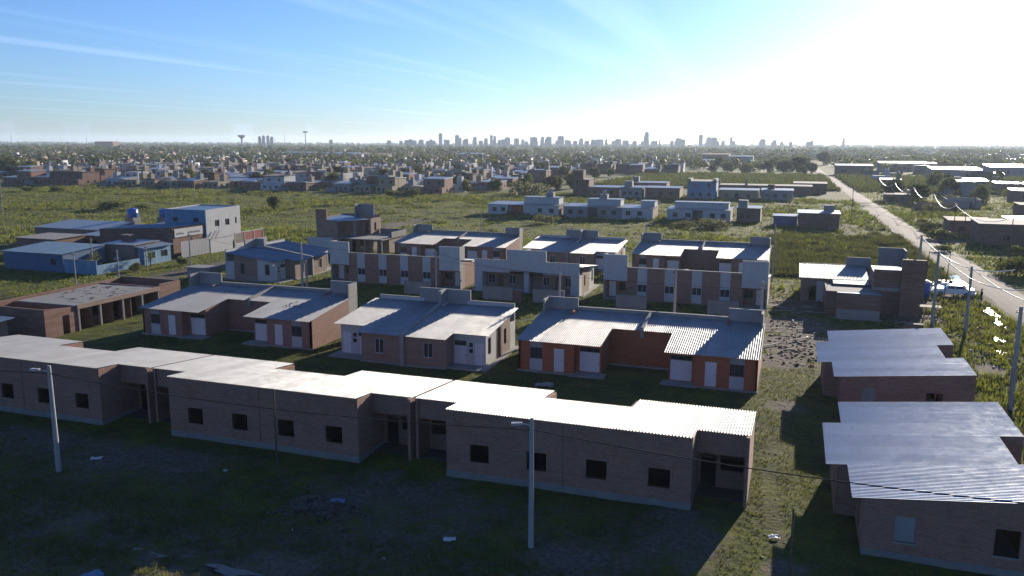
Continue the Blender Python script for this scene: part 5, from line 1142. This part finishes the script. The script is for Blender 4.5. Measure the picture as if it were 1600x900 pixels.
# far woodland reading as one mass
def woodland(n, y0, y1, pw, hr, seed, label, leafs=34, xw=.68):
    r = np.random.default_rng(seed); D = y0+(y1-y0)*r.random(n)**pw; la = (r.random(n)*2-1)*xw*D
    fx, fy = fwd.x/math.cos(PITCH), fwd.y/math.cos(PITCH); X = D*fx+la*fy; Y = D*fy-la*fx
    keep = ~((np.abs(X-14) < 14) & (Y < 1000)); X, Y, D = X[keep], Y[keep], D[keep]; n = len(X)
    H = hr[0]+(hr[1]-hr[0])*r.random(n)**1.5; R = H*(.45+.3*r.random(n)); k = n*leafs
    d = r.normal(size=(k, 3)); d /= np.linalg.norm(d, axis=1)[:, None]; Rk = np.repeat(R, leafs); Hk = np.repeat(H, leafs)
    c = np.stack([np.repeat(X, leafs), np.repeat(Y, leafs), Hk*.55], 1)+d*np.stack([Rk, Rk, Hk*.45], 1)*(.6+.45*r.random((k, 1)))
    u = r.normal(size=(k, 3)); u /= np.linalg.norm(u, axis=1)[:, None]; v = np.cross(u, d); v /= np.linalg.norm(v, axis=1)[:, None]
    s = (Rk*.34)[:, None]; V = np.stack([c-u*s-v*s*.6, c+u*s-v*s*.6, c+v*s], 1).reshape(-1, 3); V[:, 2] = np.maximum(V[:, 2], 0)
    mi = np.repeat(r.choice(3, n, p=[.55, .33, .12]), leafs)
    return tag(put('woodland', np_mesh('woodland', V, np.arange(3*k).reshape(-1, 3), ['leaf_dark', 'leaf_mid', 'leaf_yellow'], mi)), label, 'trees', None, 'stuff')
woodland(2600, 620, 1500, 1.0, (4, 9), 31, 'trees and hedges mixed among the distant town roofs')
woodland(5200, 1300, 4200, 1.1, (6, 13), 32, 'band of trees across the far plain')
woodland(3000, 4000, 7600, 1.0, (9, 20), 33, 'thin tree line on the horizon', 22)

# ------------------------------------------------------------------ town
GT = 'houses of the town beyond the field'
PALW = [('brick_red', 'red brick'), ('brick_tan', 'tan brick'), ('brick_pale', 'pale brick'), ('plaster_cream', 'cream plaster'), ('plaster_white', 'white plaster'), ('plaster_grey', 'grey plaster'), ('plaster_blue', 'blue painted')]
def town_proto(wm, two, tw, rm, seed):
    r = random.Random(seed); wd = r.uniform(7.5, 10.5); dp = r.uniform(8, 10.5); h = r.uniform(5.4, 6.2) if two else r.uniform(2.9, 3.5)
    parts = []
    W = MB(); wall(W, '-y', 0, 0, wd, -.2, h); wall(W, '+y', dp, 0, wd, -.2, h); wall(W, '-x', 0, .2, dp-.2, -.2, h); wall(W, '+x', wd, .2, dp-.2, -.2, h)
    if two: W.box(.0, wd, -2.6, -.005, -.2, 2.9)
    parts.append(('wall', W.mesh('wall', wm)))
    c = [(-.2, -.2), (wd+.2, -.2), (wd+.2, dp+.2), (-.2, dp+.2)]; rs = r.choice((-.05, .05, .08))
    zz = lambda y: h+.02+max(0, -rs*dp)+rs*y
    if rm == 'concrete': parts.append(('roof', MB().box(.2, wd-.2, .2, dp-.2, h-.25, h-.1).mesh('roof', rm)))
    else: parts.append(('roof', MB().hexa([(x, y, zz(y)-.3) for x, y in c]+[(x, y, zz(y)+.08) for x, y in c]).mesh('roof', rm)))
    if tw:
        x = r.choice((.0, wd-2.3)); T = MB(); hh = r.uniform(1.6, 3.4); T.box(x, x+2.3, dp*.5, dp*.5+2.3, h, h+hh); parts.append(('tank_tower', T.mesh('tank_tower', r.choice((wm, wm, 'plaster_cream', 'plaster_grey')))))
        parts.append(('tank', MB().lathe([(.55, h+hh), (.6, h+hh+.8), (.25, h+hh+1.05)], 8, (x+1.15, dp*.5+1.15)).mesh('tank', r.choice(('tank_grey', 'tank_grey', 'concrete')))))
    if r.random() < .5: parts.append(('yard_wall', MB().box(-.6, -.4, -4.5, dp, -.2, 2.0).box(-.4, wd*.5, -4.5, -4.3, -.2, 1.8).mesh('yard_wall', r.choice((wm, 'concrete', 'brick_red')))))
    wins = []
    wm_ = cached('townwin', lambda: MB().box(-.6, .6, -.04, .1, 0, 1.15).mesh('window', 'glass_dark')); dm_ = cached('towndoor', lambda: MB().box(-.45, .45, -.04, .1, 0, 2.05).mesh('door', 'wood_post'))
    yy = -2.6 if two else 0
    for k in (.2, .78): wins.append(('window', wm_, (wd*k, yy, 1.0), 0))
    wins.append(('door', dm_, (wd*.48, yy, .05), 0))
    for k in (.3, .7): wins.append(('window', wm_, (wd, dp*k, 1.0), math.pi/2))
    if two:
        for k in (.25, .75): wins.append(('window', wm_, (wd*k, 0, 3.9), 0))
    return parts, wins, wd, dp
PROTO = []
for q in range(20):
    wm, wn = PALW[[0, 1, 3, 4, 0, 0, 2, 4, 5, 3, 0, 1, 4, 3, 6, 0, 0, 3, 1, 4][q]]; two = q % 3 == 1; tw = q % 5 != 1; rm = ['roof_tin', 'roof_tin', 'concrete', 'roof_tin', 'roof_brown'][q % 5]
    rn = {'roof_tin': 'tin roof', 'concrete': 'flat roof', 'roof_brown': 'brown roof'}[rm]
    PROTO.append((town_proto(wm, two, tw, rm, 100+q), f"{'two storey' if two else 'one storey'} {wn} house, {rn}{' and tank tower' if tw else ''}"))
spots = []
rt = random.Random(17)
def row(y, x0, x1, gap=1.5):
    x = x0
    while x < x1:
        if rt.random() < .8 and in_view(x, y, 90): spots.append((x+rt.uniform(-.4, .4), y+rt.uniform(-1.5, 1.5)))
        x += 10.4+rt.uniform(-.3, gap)
for y in (303, 315.5, 340, 352.5, 377, 389.5, 414, 426.5): row(y, -430 if y > 320 else -372, -132)
for y in (455, 470, 500, 515, 548, 563, 600, 640, 660, 700, 745): row(y, -560, -140, 2.5)
for y in (553, 566, 592, 606, 640, 655, 690, 730): row(y, -130, -75-(y-553)*.2, 2.0)
for y in (455, 500, 560, 640): row(y, 40, 160+y*.3, 14)
spots.sort(key=lambda s: math.hypot(*s))
near, rest = spots[:290], spots[290:]
for k, (x_, y_) in enumerate(near):
    (parts, wins, wd, dp), lab = PROTO[rt.randrange(20)]
    rows_ = [303, 315.5, 340, 352.5, 377, 389.5, 414, 426.5, 455, 470, 500, 515]; ri = min(range(12), key=lambda q: abs(rows_[q]-y_))
    ordn = ['first', 'second', 'third', 'fourth', 'fifth', 'sixth', 'seventh', 'eighth', 'ninth', 'tenth', 'eleventh', 'twelfth'][ri]
    z_ = f'{ordn} row from field' if x_ < 0 and y_ < 525 else 'facing the field' if y_ < 318 and x_ < 0 else ('beyond the road' if x_ > 30 else 'in the dense town')
    t = thing('town_house', f"{lab}, {z_}", 'house', (x_, y_, 0), 0, GT)
    for nm, me in parts: put(nm, me, t)
    if y_ < 470:
        for nm, me, lc, rz in wins: put(nm, me, t, lc, (0, 0, rz))
def house_mass(label, pts):
    V = []; F = []; MI = []; mats = [p[0] for p in PALW]+['roof_tin', 'roof_brown']; r = random.Random(5)
    for x, y in pts:
        wd, dp = r.uniform(6, 11), r.uniform(6, 11); h = r.choice((3, 3.2, 3.4, 5.8)); mw = r.randrange(6); boxes = [(x, x+wd, y, y+dp, 0, h, mw), (x-.2, x+wd+.2, y-.2, y+dp+.2, h, h+.15, 7 if r.random() < .7 else 8)]
        if r.random() < .55: tx = x+r.uniform(0, wd-2); boxes.append((tx, tx+2.2, y+3, y+5, h+.1, h+r.uniform(1.2, 2.6), mw))
        for a, b, c, d, e, f, m_ in boxes:
            k = len(V); V += [(a, c, e), (b, c, e), (b, d, e), (a, d, e), (a, c, f), (b, c, f), (b, d, f), (a, d, f)]; F += [tuple(k+q for q in w_) for w_ in ((3, 2, 1, 0), (4, 5, 6, 7), (0, 1, 5, 4), (1, 2, 6, 5), (2, 3, 7, 6), (3, 0, 4, 7))]; MI += [m_]*6
    return tag(put('far_houses', np_mesh('far_houses', np.array(V), np.array(F), mats, np.array(MI))), label, 'houses', None, 'stuff')
extra = []
while len(extra) < 2200:
    D = 760+rt.random()**1.2*2100; la = rt.uniform(-.66, .66)*D; fx, fy = fwd.x/math.cos(PITCH), fwd.y/math.cos(PITCH); x_, y_ = D*fx+la*fy, D*fy-la*fx
    if x_ > -60 and D < 1100 and rt.random() < .85: continue
    extra.append((x_, y_))
house_mass('far roofs and walls of the town between the trees', rest+extra)

# ------------------------------------------------------------------ skyline
def dir_at(px):          # heading of a skyline building, measured from the camera axis
    a = math.atan((px-800)/1280/math.cos(PITCH)*1.0)
    fx, fy = fwd.x/math.cos(PITCH), fwd.y/math.cos(PITCH); ca, sa = math.cos(a), math.sin(a)
    return (fx*ca+fy*sa, fy*ca-fx*sa)
SKY = [(417, 5, 212.5), (423, 5, 211.5), (429.5, 5, 211.5), (435.5, 5, 213), (525, 6, 217.5), (613, 7, 218.5), (631, 6, 219), (640, 8, 218), (651, 9, 218.5), (662, 8, 217.5), (672, 7, 219), (680, 8, 219), (691, 6.5, 208), (702, 6, 217.5), (716, 7.5, 210.5), (721, 4, 214.5), (730, 7, 216), (743, 6.5, 213.5), (752, 8, 219), (760, 6, 215.5), (768, 5, 210.5), (773, 5, 212), (781, 8, 218),
       (792.5, 10, 214), (806, 9, 215.5), (821, 6, 220), (832, 13, 213.5), (845.5, 6, 213), (855, 10, 213), (868, 6, 218.5), (873, 12, 212), (885, 9, 219), (895, 8, 219), (904, 7, 215.5), (913, 7, 219), (921, 5, 217), (930, 10, 217), (942, 4, 217), (952, 5, 219.5), (960, 11, 216.5), (973, 7, 218.5), (985, 8, 219.5), (997, 6, 220),
       (1003, 7.5, 206), (1013, 9, 220), (1023, 2.6, 217.5), (1042, 5, 219), (1051, 10, 215), (1085, 7, 210), (1097, 7, 213.5), (1105, 11, 214), (1119, 6, 219), (1131, 4.5, 213.5), (1179, 10, 216.5), (1197, 7, 218), (1208, 6, 220.5), (1250, 12, 220.5), (1301.5, 4, 215)]
rs_ = random.Random(9)
SKY += [(rs_.uniform(605, 1060), rs_.uniform(4, 9), rs_.uniform(216.5, 221)) for _ in range(34)]+[(rs_.uniform(1060, 1260), rs_.uniform(4, 8), rs_.uniform(218.5, 221.5)) for _ in range(10)]
for k, (px, wp, tp) in enumerate(SKY):
    D = 2950+(k*137) % 420; hz = 222.3+(px-800)*math.tan(ROLL); ux, uy = dir_at(px); sl_ = D/math.cos(math.atan((px-800)/1280))
    h = 20.5+(hz-tp)*D/1280*1.03; wd = wp*sl_/1280*.85; x_, y_ = ux*sl_, uy*sl_
    kind = 'slender tower block' if h > 48 else ('mid height apartment block' if h > 33 else 'low apartment block')
    t = thing('tower_block', f"distant {kind} on the city skyline", 'building', (x_, y_, 0), math.atan2(uy, ux)-math.pi/2, f"{kind}s of the skyline")
    wm = 'far_tower_a' if k % 3 else 'far_tower_b'; n = max(3, int(h/3.2)); d_ = min(wd, 24)
    part('wall', MB().box(-wd/2, wd/2, 0, d_, 0, h*.955), wm, t)
    part('roof_house', MB().box(-wd*.28, wd*.25, d_*.2, d_*.8, h*.955, h), wm, t)
    if k % 2: part('side_wing', MB().box(-wd/2-wd*.18, -wd/2-.02, d_*.1, d_*.9, 0, h*(.62+.05*(k % 5))), wm, t)
    S = MB()
    for q in range(1, n): S.box(-wd*.44, wd*.44, -.25, .1, h*.94*q/n, h*.94*q/n+1.3)
    part('window_band', S, 'far_glass', t)
ux, uy = dir_at(390); t = thing('water_tower', 'mushroom shaped water tower on the horizon', 'water tower', (ux*2600, uy*2600, 0)); part('shaft', MB().lathe([(3.4, 0), (2.6, 12), (2.4, 30)], 12), 'far_tower_a', t); part('bowl', MB().lathe([(2.4, 29), (6, 33), (11.5, 38), (11.5, 39.5), (3, 41)], 18), 'far_tower_a', t)
ux, uy = dir_at(486.5); t = thing('floodlight_mast', 'tall floodlight mast above the town', 'mast', (ux*1500, uy*1500, 0)); part('shaft', MB().tube((0, 0, 0), (0, 0, 38), .9, .5, 8), 'far_tower_b', t)
for a in (0, 2.1, 4.2): part('lamp_head', MB().box(-2.6+2*math.cos(a), 2.6+2*math.cos(a), 1.6*math.sin(a)-.4, 1.6*math.sin(a)+.4, 36.8, 39.0), 'far_tower_b', t)
for px, h in ((455, 40), (440, 34), (155, 34), (41, 36), (862, 40)):
    ux, uy = dir_at(px); t = thing('radio_mast', 'thin radio mast on the horizon', 'mast', (ux*2300, uy*2300, 0), 0, 'radio masts'); part('shaft', MB().tube((0, 0, 0), (0, 0, h), .7, .3, 5), 'far_tower_b', t); part('antenna', MB().box(-1, 1, -.3, .3, h*.8, h*.83), 'far_tower_b', t)
ux, uy = dir_at(178); house('warehouse', 'long orange roofed hall on the left horizon', ux*2500-25, uy*2500, 62, 20, 20, 'roof_orange', 'roof_orange', .02, 'y', [('-y', 20, 4, 6, 4)], cat='warehouse')

# ------------------------------------------------------------------ haze
hb = MB().box(-8300, 8300, -700, 8300, -1.8, 76); hme = hb.mesh('haze', None); hm = bpy.data.materials.new('haze_air'); hm.use_nodes = True; t_ = hm.node_tree; t_.nodes.clear()
ho = N(t_, 'ShaderNodeOutputMaterial'); pv = N(t_, 'ShaderNodeVolumePrincipled'); pv.inputs['Color'].default_value = (.70, .83, 1.0, 1); pv.inputs['Density'].default_value = 0.8e-4; pv.inputs['Anisotropy'].default_value = 0.35
t_.links.new(pv.outputs[0], ho.inputs['Volume']); hme.materials.append(hm); tag(put('haze', hme), 'thin pale haze over the plain', 'haze', None, 'stuff')
